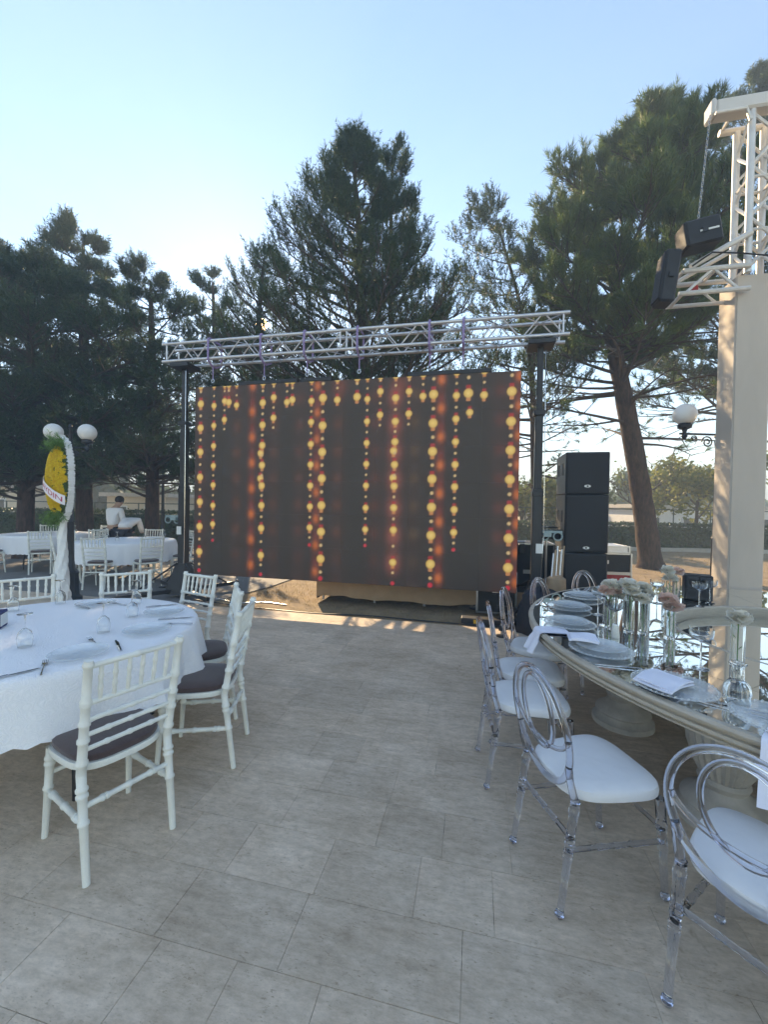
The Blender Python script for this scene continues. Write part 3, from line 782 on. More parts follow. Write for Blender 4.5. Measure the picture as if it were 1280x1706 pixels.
for pj in range(6):
    for pi_ in range(10):
        inset = 0.0004
        xs = np.linspace(inset, .5 - inset, pn + 1); X, Z = np.meshgrid(xs, xs)
        vs_ = [(x, 0.0, z) for x, z in zip(X.ravel(), Z.ravel())]
        n0 = len(vs_)
        vs_ += [(inset, .07, inset), (.5 - inset, .07, inset), (.5 - inset, .07, .5 - inset), (inset, .07, .5 - inset)]
        c00, c10, c11, c01 = 0, pn, (pn + 1) * (pn + 1) - 1, pn * (pn + 1)
        fs_ = quad + [(n0, n0 + 3, n0 + 2, n0 + 1)]
        lo = list(range(0, pn + 1)); hi = [pn * (pn + 1) + i for i in range(pn + 1)]; le = [j * (pn + 1) for j in range(pn + 1)]; ri = [j * (pn + 1) + pn for j in range(pn + 1)]
        fs_ += [tuple(reversed(lo)) + (n0, n0 + 1), tuple(hi) + (n0 + 2, n0 + 3), tuple(le) + (n0 + 3, n0), tuple(reversed(ri)) + (n0 + 1, n0 + 2)]
        me = bpy.data.meshes.new('led_panel'); me.from_pydata(vs_, [], fs_)
        ca = me.color_attributes.new('picture', 'FLOAT_COLOR', 'POINT')
        sub = IMG[pj * pn:(pj + 1) * pn + 1, pi_ * pn:(pi_ + 1) * pn + 1].reshape(-1, 3)
        colr = np.ones((len(vs_), 4)); colr[:, :3] = 0; colr[:n0, :3] = sub
        ca.data.foreach_set('color', colr.ravel().astype(np.float32))
        me.materials.append(MATS['led_face']); me.update()
        link('led_panel', me, screen, (pi_ * .5, rnd.uniform(-.0004, .0004), pj * .5))
MB().cbox((2.5, .105, 1.5), (4.98, .05, 2.98), .01).build('rear_frame', 'black_metal', screen, False)
for x0, x1 in ((.75, 1.75), (1.8, 2.3), (3.45, 4.62)): MB().cbox(((x0 + x1) / 2, .05, 3.035), (x1 - x0, .07, .06), .006).build('header_bar', 'black_metal', screen, False)

TL = 6.12
truss = thing('box_truss', 'long silver box truss carrying the LED screen', 'truss', Vector((-3.63, 6.714, 3.85)), EA)
tz, ty = .28, .28
for y in (0, ty):
    for z in (0, tz): MB().tube([(-.05, y, z), (TL + .05, y, z)], .024, 10).build('chord', 'alu', truss)
nb = 22
for fy in (0, ty):
    for i in range(nb):
        a, b = TL * i / nb, TL * (i + 1) / nb
        z0, z1 = (0, tz) if i % 2 == 0 else (tz, 0)
        MB().tube([(a + .02, fy, z0), (b - .02, fy, z1)], .010, 6).build('brace', 'alu', truss)
for fz in (0, tz):
    for i in range(nb):
        a, b = TL * i / nb, TL * (i + 1) / nb
        y0, y1 = (0, ty) if i % 2 == 0 else (ty, 0)
        MB().tube([(a, y0, fz), (b, y1, fz)], .008, 5).build('brace', 'alu', truss)
for x in (.03, TL - .03, TL * .5 - .05, TL * .5 + .05):
    for y in (0, ty): MB().tube([(x, y, 0), (x, y, tz)], .013, 6).build('upright', 'alu', truss)
for k, (px, drop, lb) in enumerate(((0.82, .36, 'pale violet sling near the left end of the truss'), (1.73, .36, 'violet sling below the low sun on the truss'),
                       (2.45, .34, 'faded violet sling left of the truss middle'), (3.28, .34, 'violet sling at the truss middle with a bright hook'),
                       (4.33, .34, 'deep violet sling right of the truss middle'), (4.80, .34, 'deep violet sling nearest the right truss end'))):
    p = truss.location + Matrix.Rotation(EA, 3, 'Z') @ Vector((px, 0, 0))
    s = thing('lifting_sling', lb, 'sling', p, EA, 'slings holding the screen')
    pts = [(0, -.032, -.03), (0, -.035, tz + .02), (0, 0, tz + .04), (0, ty, tz + .04), (0, ty + .035, tz + .01), (0, ty + .03, -.03), (0, ty * .55, -.10), (0, ty * .2, -.09)]
    MB().tube(pts, .017, 6, closed=True).build('webbing', 'sling', s)
    MB().tube([(0, ty * .35, -.09), (0, ty * .35, -drop + .05)], .009, 6).build('cable', 'sling', s)
    MB().tube([(math.cos(a) * .022, ty * .35, -drop + .035 + math.sin(a) * .032) for a in np.linspace(0, 2 * PI, 12, endpoint=False)], .006, 6, closed=True).build('shackle', 'steel', s)

def tower(label, x, y, rz, wz, winch_side):
    t = thing('lifting_tower', label, 'tower', (x, y, 0), rz, 'lifting towers at the screen ends')
    MB().cbox((0, 0, .95), (.13, .13, 1.75), .008).build('lower_mast', 'black_metal', t, False)
    MB().cbox((0, 0, 2.25), (.10, .10, 1.30), .008).build('middle_mast', 'black_metal', t, False)
    MB().cbox((0, 0, 3.25), (.075, .075, 1.10), .006).build('upper_mast', 'black_metal', t, False)
    MB().cbox((0, 0, 3.78), (.34, .34, .07), .01).box((.06, -.1, 3.84), (.08, .06, .10)).box((-.06, .1, 3.84), (.08, .06, .10)).build('fork_head', 'black_metal', t, False)
    MB().add(*frustum(.20, .08, .05, .55)).build('base_block', 'black_metal', t, False)
    for k in range(4):
        a = PI / 4 + k * PI / 2 + .25
        c, s_ = math.cos(a), math.sin(a)
        o = MB().box((c * .50, s_ * .50, .10), (.95, .06, .06), (0, 0, a)).build('outrigger', 'black_metal', t, False)
        MB().tube([(c * .95, s_ * .95, 0), (c * .95, s_ * .95, .16)], .018, 8).build('levelling_jack', 'steel', o)
        MB().lathe([(.07, 0), (.07, .012), (.02, .02)], 12, (c * .95, s_ * .95, 0)).build('foot_pad', 'black_metal', o)
        MB().tube([(c * .1, s_ * .1, .55), (c * .75, s_ * .75, .13)], .014, 6).build('stay', 'black_metal', t)
    wn_ = MB().box((winch_side * .13, -.02, wz), (.10, .16, .05)).box((winch_side * .20, -.02, wz + .04), (.26, .02, .03)).build('winch', 'grey_green', t, False)
    for q in (.10, .27):
        MB().tube([(winch_side * q + math.cos(a) * .055, -.04, wz - .02 + math.sin(a) * .055) for a in np.linspace(0, 2 * PI, 16, endpoint=False)], .011, 6, closed=True).build('drum', 'grey_green', wn_)
    MB().box((winch_side * .03, -.075, wz - .19), (.085, .008, .13)).build('label_plate', 'paper', t, False)
    for z in (1.75, 2.85): MB().cbox((0, 0, z), (.15, .15, .07), .008).build('collar', 'black_metal', t, False)
    MB().tube([(.05, -.06, .3), (.08, -.08, 1.2), (.06, -.06, 3.7)], .006, 5).build('wire', 'steel', t)
    return t
def frustum(b, tp, z0, z1):
    vs_ = [(-b, -b, z0), (b, -b, z0), (b, b, z0), (-b, b, z0), (-tp, -tp, z1), (tp, -tp, z1), (tp, tp, z1), (-tp, tp, z1)]
    return vs_, [(0, 3, 2, 1), (4, 5, 6, 7), (0, 1, 5, 4), (1, 2, 6, 5), (2, 3, 7, 6), (3, 0, 4, 7)]
tower('black telescopic lifting tower at the left end of the screen', -3.33, 6.78, EA, 1.28, -1)
tower('black telescopic lifting tower between screen and speaker stack', 2.10, 5.60, EA, 1.20, 1)

# low platform under the screen
pl = thing('low_platform', 'low platform with a sagging brown cloth front below the screen', 'platform', TW @ Vector((-1.28, .78, 0)), EA)
MB().box((1.75, .85, .30), (3.5, 1.6, .04)).build('deck', 'black_wood', pl, False)
sk = MB(); ns_ = 60
xs = [3.5 * i / ns_ for i in range(ns_ + 1)]
def hem(x): return .062 + .022 * math.sin(x * 2.1 + 1) + .014 * math.sin(x * 5.3) + .006 * math.sin(x * 17) + .045 * x / 3.5 - .02 * math.exp(-x * 3)
vs_ = []
for x in xs:
    w = .012 * math.sin(x * 6) + .006 * math.sin(x * 19)
    for k in range(5):
        z = .325 + (hem(x) - .325) * k / 4; vs_.append((x, .02 + w * k / 4, z))
for x in xs:
    w = .012 * math.sin(x * 6) + .006 * math.sin(x * 19)
    for k in range(5):
        z = .325 + (hem(x) - .325) * k / 4; vs_.append((x, .026 + w * k / 4, z))
nn = (ns_ + 1) * 5; fs_ = []
for i in range(ns_):
    for k in range(4):
        o = i * 5 + k; fs_.append((o, o + 1, o + 6, o + 5)); fs_.append((nn + o, nn + o + 5, nn + o + 6, nn + o + 1))
    fs_.append((i * 5 + 4, nn + i * 5 + 4, nn + i * 5 + 9, i * 5 + 9))
sk.add(vs_, fs_); sk.build('cloth_front', 'kraft', pl)
MB().box((-.004, .80, .17), (.008, 1.5, .29)).build('cloth_side', 'kraft', pl, False)
for x in (.08, .95, 1.75, 2.6, 3.42):
    for y in (.12, 1.5): MB().tube([(x, y, 0), (x, y, .28)], .018, 8).build('leg', 'alu', pl)
bc = thing('flat_case', 'flat black case with an orange tag on the ground below the screen', 'case', TW @ Vector((1.07, .20, -.03)), EA)
MB().cbox((.36, .0, .055), (.74, .16, .09), .008).build('body', 'black_wood', bc, False)
MB().box((.20, -.082, .062), (.10, .006, .05), (0, 0, 0)).build('tag', 'yellow_tag', bc, False)

# ---------------------------------------------------------------- speakers and cases on the right
def cabinet(label, z0, h, logo):
    r3 = Matrix.Rotation(rad(-13), 3, 'Z')
    c = thing('speaker_cabinet', label, 'speaker', Vector((2.495, 5.62, z0)) + r3 @ Vector((.28, .35, 0)), rad(-13), 'speaker stack beside the right tower')
    MB().cbox((0, .01, h / 2), (.555, .68, h - .006), .012).build('cabinet', 'black_wood', c, False)
    MB().cbox((0, -.335, h / 2), (.525, .02, h - .05), .006).build('grille', 'grille', c, False)
    for sx in (-1, 1):
        for yy in (-.12, .18):
            MB().cbox((sx * .277, yy, h * .62), (.012, .09, .17), .004).build('side_handle', 'grille', c, False)
    if logo is not None:
        o = MB().add([(math.cos(a) * .042, -.347, logo + math.sin(a) * .019) for a in np.linspace(0, 2 * PI, 20, endpoint=False)] + [(math.cos(a) * .042, -.344, logo + math.sin(a) * .019) for a in np.linspace(0, 2 * PI, 20, endpoint=False)],
                     [tuple(range(20)), tuple(range(39, 19, -1))] + [(i, (i + 1) % 20, 20 + (i + 1) % 20, 20 + i) for i in range(20)]).build('emblem', 'paper', c, False)
        MB().add([(math.cos(a) * .012, -.350, logo + math.sin(a) * .012) for a in np.linspace(0, 2 * PI, 12, endpoint=False)] + [(math.cos(a) * .012, -.3475, logo + math.sin(a) * .012) for a in np.linspace(0, 2 * PI, 12, endpoint=False)],
                 [tuple(range(12)), tuple(range(23, 11, -1))] + [(i, (i + 1) % 12, 12 + (i + 1) % 12, 12 + i) for i in range(12)]).build('pupil', 'black_metal', o, False)
cabinet('bottom black speaker cabinet of the tall stack', 0.0, .955, None)
cabinet('middle black speaker cabinet with eye shaped emblem', .957, .80, .07)
cabinet('top black speaker cabinet with eye shaped emblem, highest of the stack', 1.759, .58, .11)
def flight_case(label, x, y, z, w, d, h, rz, m='black_wood'):
    c = thing('flight_case', label, 'case', (x, y, z), rz, 'flight cases behind the speakers')
    MB().cbox((0, 0, h / 2), (w - .02, d - .02, h - .01), .01).build('body', m, c, False)
    for sx in (-1, 1):
        for sy in (-1, 1): MB().box((sx * w / 2, sy * d / 2, h / 2), (.025, .025, h)).build('corner_strip', 'case_edge', c, False)
    for zz in (.012, h - .012):
        for sy in (-1, 1): MB().box((0, sy * d / 2, zz), (w - .03, .024, .022)).build('edge_strip', 'case_edge', c, False)
        for sx in (-1, 1): MB().box((sx * w / 2, 0, zz), (.024, d - .03, .022)).build('edge_strip', 'case_edge', c, False)
    MB().box((0, -d / 2 - .006, h * .55), (.12, .02, .06)).build('latch', 'case_edge', c, False)
flight_case('red flight case at the bottom behind the speakers', 3.80, 7.2, 0, .85, .6, .48, rad(-8), 'red_case')
flight_case('black flight case with silver edges on the red case', 3.80, 7.2, .482, .84, .6, .34, rad(-8))
flight_case('thin pale lid case on top of the black flight case', 3.78, 7.2, .824, .80, .6, .12, rad(-6), 'alu')
flight_case('tall black equipment case right behind the screen end', 2.35, 6.75, 0, .8, .6, 1.0, rad(-12))
flight_case('low black equipment case beside the right tower foot', 1.72, 6.2, 0, .55, .5, .62, rad(-12))
def stand(label, x, y, h, rz, horiz):
    s = thing('light_stand', label, 'stand', (x, y, 0), rz, 'metal stands beside the right tower')
    MB().tube([(0, 0, .1), (0, 0, h)], .016, 8).build('pole', 'case_edge', s)
    for k in range(3):
        a = k * 2.094; MB().tube([(0, 0, .55), (math.cos(a) * .35, math.sin(a) * .35, 0)], .011, 6).build('leg', 'case_edge', s)
    MB().tube([(-horiz, 0, h - .02), (horiz, 0, h - .02)], .018, 8).build('crossbar', 'case_edge', s)
    for sx in (-.8, -.3, .4, .8): MB().cbox((sx * horiz, -.05, h - .12), (.09, .12, .14), .01).build('clamp', 'black_metal', s, False)
stand('steel stand with crossbar left of the right tower', 1.95, 6.4, 1.05, rad(-10), .26)
stand('steel stand with crossbar between tower and speakers', 2.38, 5.95, 1.30, rad(15), .18)
dr = thing('bundled_stands', 'bundle of folded stands leaning on the black speaker stack', 'bundle', (2.30, 5.45, 0), rad(20))
for k in range(6):
    x = -.08 + .035 * k
    MB().tube([(x - .12 + .03 * k, -.12, .02), (x + .02, .0, .55), (x + .10, .05, .95 + .05 * (k % 3))], .014, 7).build('pole', ('case_edge', 'tan_drum')[k % 2], dr)
MB().lathe([(.11, .42), (.125, .5), (.12, .62), (.06, .66)], 16, (.03, .0, 0)).build('canvas_wrap', 'tan_drum', dr)
dc = MB()
nx = 26; vs_ = []; r5 = random.Random(4)
for i in range(14):
    for k in range(nx):
        a = 2 * PI * k / nx; t = i / 13
        rr = (.27 - .06 * t) * (1 + .13 * math.sin(3 * a + t * 3) + .06 * math.sin(7 * a + t * 6)) * (1 if i < 13 else .02) * (1 if i < 12 else .7)
        vs_.append((math.cos(a) * rr * 1.1, math.sin(a) * rr * .75, min(t, .92) * .56 + .03 * math.sin(4 * a)*t + (.0 if i < 13 else .04)))
dc.add(vs_, [(i * nx + k, i * nx + (k + 1) % nx, (i + 1) * nx + (k + 1) % nx, (i + 1) * nx + k) for i in range(13) for k in range(nx)] + [tuple(reversed(range(nx)))])
tag(dc.build('covered_equipment', 'dark_cloth', None, True, (1.98, 5.08, 0)), 'low equipment heap under a dark blue cover beside clear chairs', 'cover')

for lb, pts, m_ in (('black power cable lying from the right tower along the terrace edge', [(2.2, 5.5, .02), (1.9, 5.25, .008), (1.3, 5.33, .008), (.6, 5.56, -.012), (-.2, 5.78, -.012), (-1.0, 5.86, -.012), (-2.0, 6.15, -.012), (-3.1, 6.55, .0)], 'black_metal'),
                    ('thin pale cable looping on the ground left of the platform', [(-1.5, 6.35, -.02), (-1.9, 6.5, -.02), (-2.3, 6.42, -.02), (-2.6, 6.62, -.02), (-3.1, 6.75, .03)], 'case_edge')):
    P3 = [Vector(p) for p in pts]; sm = []
    for i in range(len(P3) - 1):
        a, b, c, d = P3[max(i - 1, 0)], P3[i], P3[i + 1], P3[min(i + 2, len(P3) - 1)]
        for k in range(6):
            t = k / 6; sm.append(0.5 * ((2 * b) + (c - a) * t + (2 * a - 5 * b + 4 * c - d) * t * t + (3 * b - a - 3 * c + d) * t ** 3))
    tag(MB().tube(sm + [P3[-1]], .009, 6).build('floor_cable', m_), lb, 'cable', 'cables around the screen base')

# ---------------------------------------------------------------- column, roof truss and hanging speakers on the right
col = thing('fabric_column', 'tall square column wrapped in beige fabric behind the mirror table', 'column', (3.924, 4.52, 0), EA)
MB().cbox((0, 0, 2.04), (.328, .322, 4.08), .012).build('fabric_wrap', 'column_fabric', col, False)
MB().box((-.15, -.163, 2.0), (.006, .010, 3.9)).build('seam', 'column_fabric', col, False)
MB().cbox((0, 0, .03), (.42, .42, .06), .01).build('foot', 'column_fabric', col, False)
mst = thing('truss_mast', 'white square truss mast rising out of the fabric column', 'truss', (3.953, 4.448, 4.08), EA)
hw = .1285
for sx in (-1, 1):
    for sy in (-1, 1): MB().tube([(sx * hw, sy * hw, 0), (sx * hw, sy * hw, 1.69)], .034, 10).build('chord', 'truss_white', mst)
for f in range(4):
    for i in range(6):
        z0, z1 = .05 + .27 * i, .05 + .27 * (i + 1)
        a, b = (-hw, hw) if i % 2 == 0 else (hw, -hw)
        if f == 0: p, q = (a, -hw, z0), (b, -hw, z1)
        elif f == 1: p, q = (a, hw, z0), (b, hw, z1)
        elif f == 2: p, q = (-hw, a, z0), (-hw, b, z1)
        else: p, q = (hw, a, z0), (hw, b, z1)
        MB().tube([p, q], .016, 6).build('brace', 'truss_white', mst)
for z in (.45, 1.0):
    for p, q in (((-hw, -hw), (hw, -hw)), ((-hw, hw), (hw, hw)), ((-hw, -hw), (-hw, hw)), ((hw, -hw), (hw, hw))):
        MB().tube([(*p, z), (*q, z)], .016, 6).build('rung', 'truss_white', mst)
rb = thing('roof_beam', 'fabric covered roof beam end above the truss mast', 'beam', (3.953, 4.448, 5.77), EA)
MB().cbox((1.62, -.10, .075), (4.2, .16, .15), .02).build('beam_cover', 'roof_fabric', rb, False)
MB().cbox((-.50, -.10, .075), (.05, .18, .175), .02).build('end_cap', 'roof_fabric', rb, False)
MB().tube([(-.5, -.20, -.02), (-.22, -.20, -.02), (-.17, -.19, -.14)], .018, 8).build('edge_pipe', 'truss_white', rb)
for i in range(6): MB().tube([(.3 + .5 * i, -.12, -.02), (.55 + .5 * i, -.12, -.28)], .016, 6).build('brace', 'truss_white', rb)
MB().tube([(-.3, .1285, .02), (3.6, .1285, .02)], .034, 8).build('rear_chord', 'truss_white', rb)
for x in (-.28, .3, .9, 1.5): MB().tube([(x, -.03, .05), (x, .11, .03)], .018, 6).build('tie', 'truss_white', rb)
MB().tube([(.18, -.12, -.30), (3.6, -.12, -.30)], .028, 8).build('lower_chord', 'truss_white', rb)
dp = thing('roof_drape', 'white fabric drape slanting from the truss mast at right edge', 'drape', (4.08, 4.16, 4.12), EA)
dv = []; nx = 12
for i in range(nx + 1):
    t = i / nx
    for k in range(6):
        s = k / 5
        x = .02 + 1.5 * t; zt = .20 + 1.0 * t ** .8; zb = .04 + .05 * math.sin(t * 3)
        dv.append((x, -.03 * math.sin(s * PI) - .08 * s + .012 * math.sin(t * 20 + s * 4), zt + (zb - zt) * s))
fsd = [(i * 6 + k, (i + 1) * 6 + k, (i + 1) * 6 + k + 1, i * 6 + k + 1) for i in range(nx) for k in range(5)]
n0 = len(dv); dv2 = [(x, y + .008, z) for x, y, z in dv]
MB().add(dv + dv2, fsd + [tuple(n0 + i for i in reversed(f)) for f in fsd]).build('cloth', 'roof_fabric', dp)
arm = thing('truss_bracket', 'white truss bracket jutting left from the column top', 'bracket', (3.80, 4.33, 4.12), EA)
for a, b, r_ in (((.0, -.02, .02), (-.62, -.02, .02), .028), ((.0, .28, .02), (-.62, .28, .02), .028), ((0, -.02, .36), (-.55, -.02, .06), .03), ((0, .28, .36), (-.55, .28, .06), .024),
                 ((0, -.02, -.22), (-.66, -.02, -.22), .026), ((0, .28, -.22), (-.66, .28, -.22), .024), ((-.1, -.02, -.22), (-.34, -.02, .02), .015), ((-.34, -.02, .02), (-.6, -.02, -.22), .015),
                 ((-.62, -.02, .02), (-.62, .28, .02), .02), ((-.62, -.02, -.22), (-.62, .28, -.22), .02), ((-.3, -.02, .02), (-.3, .28, .02), .015), ((-.15, .28, -.22), (-.4, .28, .02), .013)):
    MB().tube([a, b], r_, 8).build('tube', 'truss_white', arm)
MB().cbox((-.42, .2, -.08), (.07, .07, .07), .01).build('red_clamp', 'red_case', arm, False)
MB().tube([(-.55, -.05, .05), (-.38, -.08, .16), (-.1, -.06, .13), (.3, -.05, .05)], .008, 6).build('cable', 'black_metal', arm)
def hang(label, c, d, tilt, bar):
    h = thing('hanging_speaker', label, 'speaker', c, rad(-12), 'speakers hung beside the column')
    x, y, z = d[0] / 2, d[1] / 2, d[2] / 2
    body = MB().cbox((0, 0, 0), d, .02, (0, tilt, 0)).build('cabinet', 'black_wood', h, False)
    MB().cbox((-x * .98 * math.cos(tilt), 0, x * .98 * math.sin(tilt)), (.03, d[1] * .92, d[2] * .9), .008, (0, tilt, 0)).build('grille', 'grille', h, False)
    MB().box((0, 0, 0), (.05, d[1] + .03, .05), (0, tilt, 0)).build('rigging_plate', 'black_metal', h, False)
    if bar: MB().box((.04, -y - .006, .0), (.17, .006, .018), (0, tilt, 0)).build('name_strip', 'paper', h, False)
hang('upper black hanging speaker with a white name strip', (3.24, 4.30, 4.42), (.33, .22, .27), rad(-9), True)
hang('lower black hanging speaker, long and tilted downwards', (2.93, 4.32, 3.98), (.15, .20, .54), rad(7), False)
ch = MB()
for i in range(40):
    z = 4.585 + i * .0285
    c = Vector((3.24 + .10 * i / 40, 4.32, z))
    for a in (0,):
        pts = []
        for k in range(8):
            t = 2 * PI * k / 8; l = Vector((math.cos(t) * .010, 0, math.sin(t) * .020))
            if i % 2: l = Vector((0, l.x, l.z))
            pts.append(c + l)
        ch.tube(pts, .0018, 4, closed=True)
tag(ch.build('hoist_chain', 'steel'), 'thin steel chain rising from the upper hanging speaker', 'chain')

# ---------------------------------------------------------------- lamp posts
def lamp(label, x, y, rz, gz=2.55, half=.45, thick=1.0):
    l = thing('globe_lamp', label, 'lamp post', (x, y, 0), rz, 'twin globe lamp posts')
    MB().lathe([(.17, 0), (.17, .06), (.13, .09), (.115, .40), (.13, .44), (.08, .50), (.062, .62), (.055, 1.2), (.065, 1.22), (.05, 1.26), (.042, gz - .18), (.06, gz - .15), (.035, gz - .1), (.02, gz + .16), (.035, gz + .18), (.005, gz + .24)], 16, flute=8, fdep=.08).build('post', 'lamp_iron', l)
    for s in (-1, 1):
        MB().tube([(0, 0, gz - .13), (s * (half + .06), 0, gz - .13)], .013, 8).build('arm', 'lamp_iron', l)
        sc = []
        for k in range(26):
            a = k / 25 * 3.6 * PI; r_ = .075 * (half / .46) * (1 - k / 32); sc.append((s * (.16 * half / .46 + r_ * math.cos(a)), 0, gz - .225 + r_ * math.sin(a)))
        MB().tube(sc, .008, 6).build('scroll', 'lamp_iron', l)
        sc = []
        for k in range(18):
            a = k / 17 * 3 * PI; r_ = .042 * (half / .46) * (1 - k / 26); sc.append((s * (.33 * half / .46 + r_ * math.cos(a)), 0, gz - .19 + r_ * math.sin(a)))
        MB().tube(sc, .007, 6).build('scroll', 'lamp_iron', l)
        MB().lathe([(.012, -.20), (.035, -.16), (.02, -.12), (.03, -.08), (.075, -.06), (.08, -.025), (.06, 0)], 14, (s * half, 0, gz)).build('globe_holder', 'lamp_iron', l)
        MB().sphere((s * half, 0, gz + .105), .128, 20, 14).build('globe', 'globe', l)
    return l
lamp('twin globe lamp post standing behind the yellow wreath', -4.87, 6.32, rad(0), 2.50, .26)
lamp('twin globe lamp with iron scrolls half hidden by the column', 4.13, 5.05, rad(4), 2.63, .46)
lamp('small distant twin globe lamp left of the screen tower', -7.60, 14.0, rad(20), 2.48, .30)

# ---------------------------------------------------------------- flower wreath
wr = thing('flower_wreath', 'tall yellow flower wreath with lettered ribbon on a white stand', 'wreath', (-4.15, 5.20, 0), rad(-18))
wz, wa, wb = 1.80, .165, .43
body = MB().sphere((0, .0, 0), 1, 20, 14, (wa, .09, wb)); body.v = [(x, y, z + wz) for x, y, z in body.v]; body.build('moss_core', 'wreath_core', wr)
q = np.random.default_rng(9); F = []
rf = random.Random(8); cnt = 0
while cnt < 420:
    a, b = rf.uniform(-1, 1), rf.uniform(-1, 1)
    if a * a + b * b > 1: continue
    cnt += 1
    d = math.sqrt(max(0, 1 - a * a - b * b)); c = np.array((a * wa, -.095 * d - .012, wz + b * wb)); nrm = unit(np.array((a * .8, -.6 - d, b * .5)))
    u = unit(np.cross(nrm, (0, 0, 1))); w = np.cross(nrm, u)
    for k in range(9):
        t = k * 2 * PI / 9 + rf.random(); dv_ = u * math.cos(t) + w * math.sin(t); sd = -u * math.sin(t) + w * math.cos(t)
        L = .034 * rf.uniform(.8, 1.2); tip = c + dv_ * L + nrm * .008
        F += [c, c + dv_ * L * .6 + sd * .009 + nrm * .006, tip, c + dv_ * L * .6 - sd * .009 + nrm * .006]
tag(link('yellow_blooms', fast_mesh('yellow_blooms', np.array(F), 4, 'petal_yellow'), wr), kind='stuff')
def fern(name, cz, n, sgn, m, ox=0.0):
    A_ = np.column_stack([q.normal(0, .6, n), -np.abs(q.normal(0, .4, n)) - .1, sgn * np.abs(q.normal(.8, .5, n))]); A_ = unit(A_)
    Pp = np.column_stack([q.uniform(-.13, .13, n) + ox, q.uniform(-.06, .03, n), np.full(n, cz) + q.normal(0, .04, n)])
    V = needles(Pp, A_, 14, .07, .008, np.full(n, .13), 3)
    tag(link(name, fast_mesh(name, V, 3, m), wr), kind='stuff')
fern('greenery', wz + wb - .02, 60, 1, 'fern'); fern('greenery', wz - wb + .02, 80, -1, 'fern')
rv = []
for k in range(180):                                   # ruffled white edge down the right side
    t = -1.0 + 2.05 * k / 179
    x = wa * 1.06 * math.sqrt(max(0, 1 - min(1, abs(t)) ** 2.2)) + .02; z = wz + t * (wb + .12)
    o = rf.uniform(-.010, .010)
    rv.append([(x - .02, .02, z), (x + .014 + rf.uniform(-.008, .008), -.030 + o, z), (x + .020 + rf.uniform(-.006, .006), .05 - o, z + .01)])
fr = []; vr = [p for r_ in rv for p in r_]
for k in range(179):
    for j in range(2): fr.append((k * 3 + j, k * 3 + j + 1, k * 3 + j + 4, k * 3 + j + 3))
MB().add(vr, fr).build('ruffle', 'tulle', wr)
nb_ = 30; vb = []
for i in range(nb_ + 1):                              # tulle wrapped foot, wider towards the ground
    t = i / nb_; z = (wz - wb - .02) * (1 - t); r_ = .035 + .085 * t ** 1.5
    for k in range(20):
        a = 2 * PI * k / 20; rr = r_ * (1 + .16 * math.sin(5 * a + i * .9) + .05 * math.sin(9 * a - i * 1.3)); vb.append((.05 - .03 * t + rr * math.cos(a), .02 + rr * math.sin(a), z))
MB().add(vb, [(i * 20 + k, i * 20 + (k + 1) % 20, (i + 1) * 20 + (k + 1) % 20, (i + 1) * 20 + k) for i in range(nb_) for k in range(20)]).build('wrapped_stand', 'tulle', wr)
rib = MB(); rn = 16; vb = []
for i in range(rn + 1):
    t = -1 + 2 * i / rn; x = t * (wa + .015); d = math.sqrt(max(0, 1 - t * t * .92)); zc = wz - .12 - .13 * t
    for k in (0, 1): vb.append((x, -.125 * d - .014, zc + (.06 if k else -.06)))
    for k in (0, 1): vb.append((x, -.125 * d - .010, zc + (.06 if k else -.06)))
fb = []
for i in range(rn):
    o = i * 4; fb += [(o, o + 4, o + 5, o + 1), (o + 2, o + 3, o + 7, o + 6), (o, o + 2, o + 6, o + 4), (o + 1, o + 5, o + 7, o + 3)]
ribo = rib.add(vb, fb).build('ribbon', 'ribbon', wr)
fc = bpy.data.curves.new('lettering', 'FONT'); fc.body = 'K AYDIN'; fc.size = .088; fc.align_x = 'CENTER'; fc.align_y = 'CENTER'
fo = bpy.data.objects.new('lettering', fc); COL.objects.link(fo)
bpy.context.view_layer.update()
tm = bpy.data.meshes.new_from_object(fo.evaluated_get(bpy.context.evaluated_depsgraph_get()))
bpy.data.objects.remove(fo)
for v in tm.vertices:
    t = v.co.x / (wa + .015); d = math.sqrt(max(0.02, 1 - t * t * .92))
    v.co = Vector((v.co.x, -.125 * d - .0175, wz - .12 - .13 * t + v.co.y))
tm.materials.clear(); tm.materials.append(MATS['letter'])
link('lettering', tm, ribo)

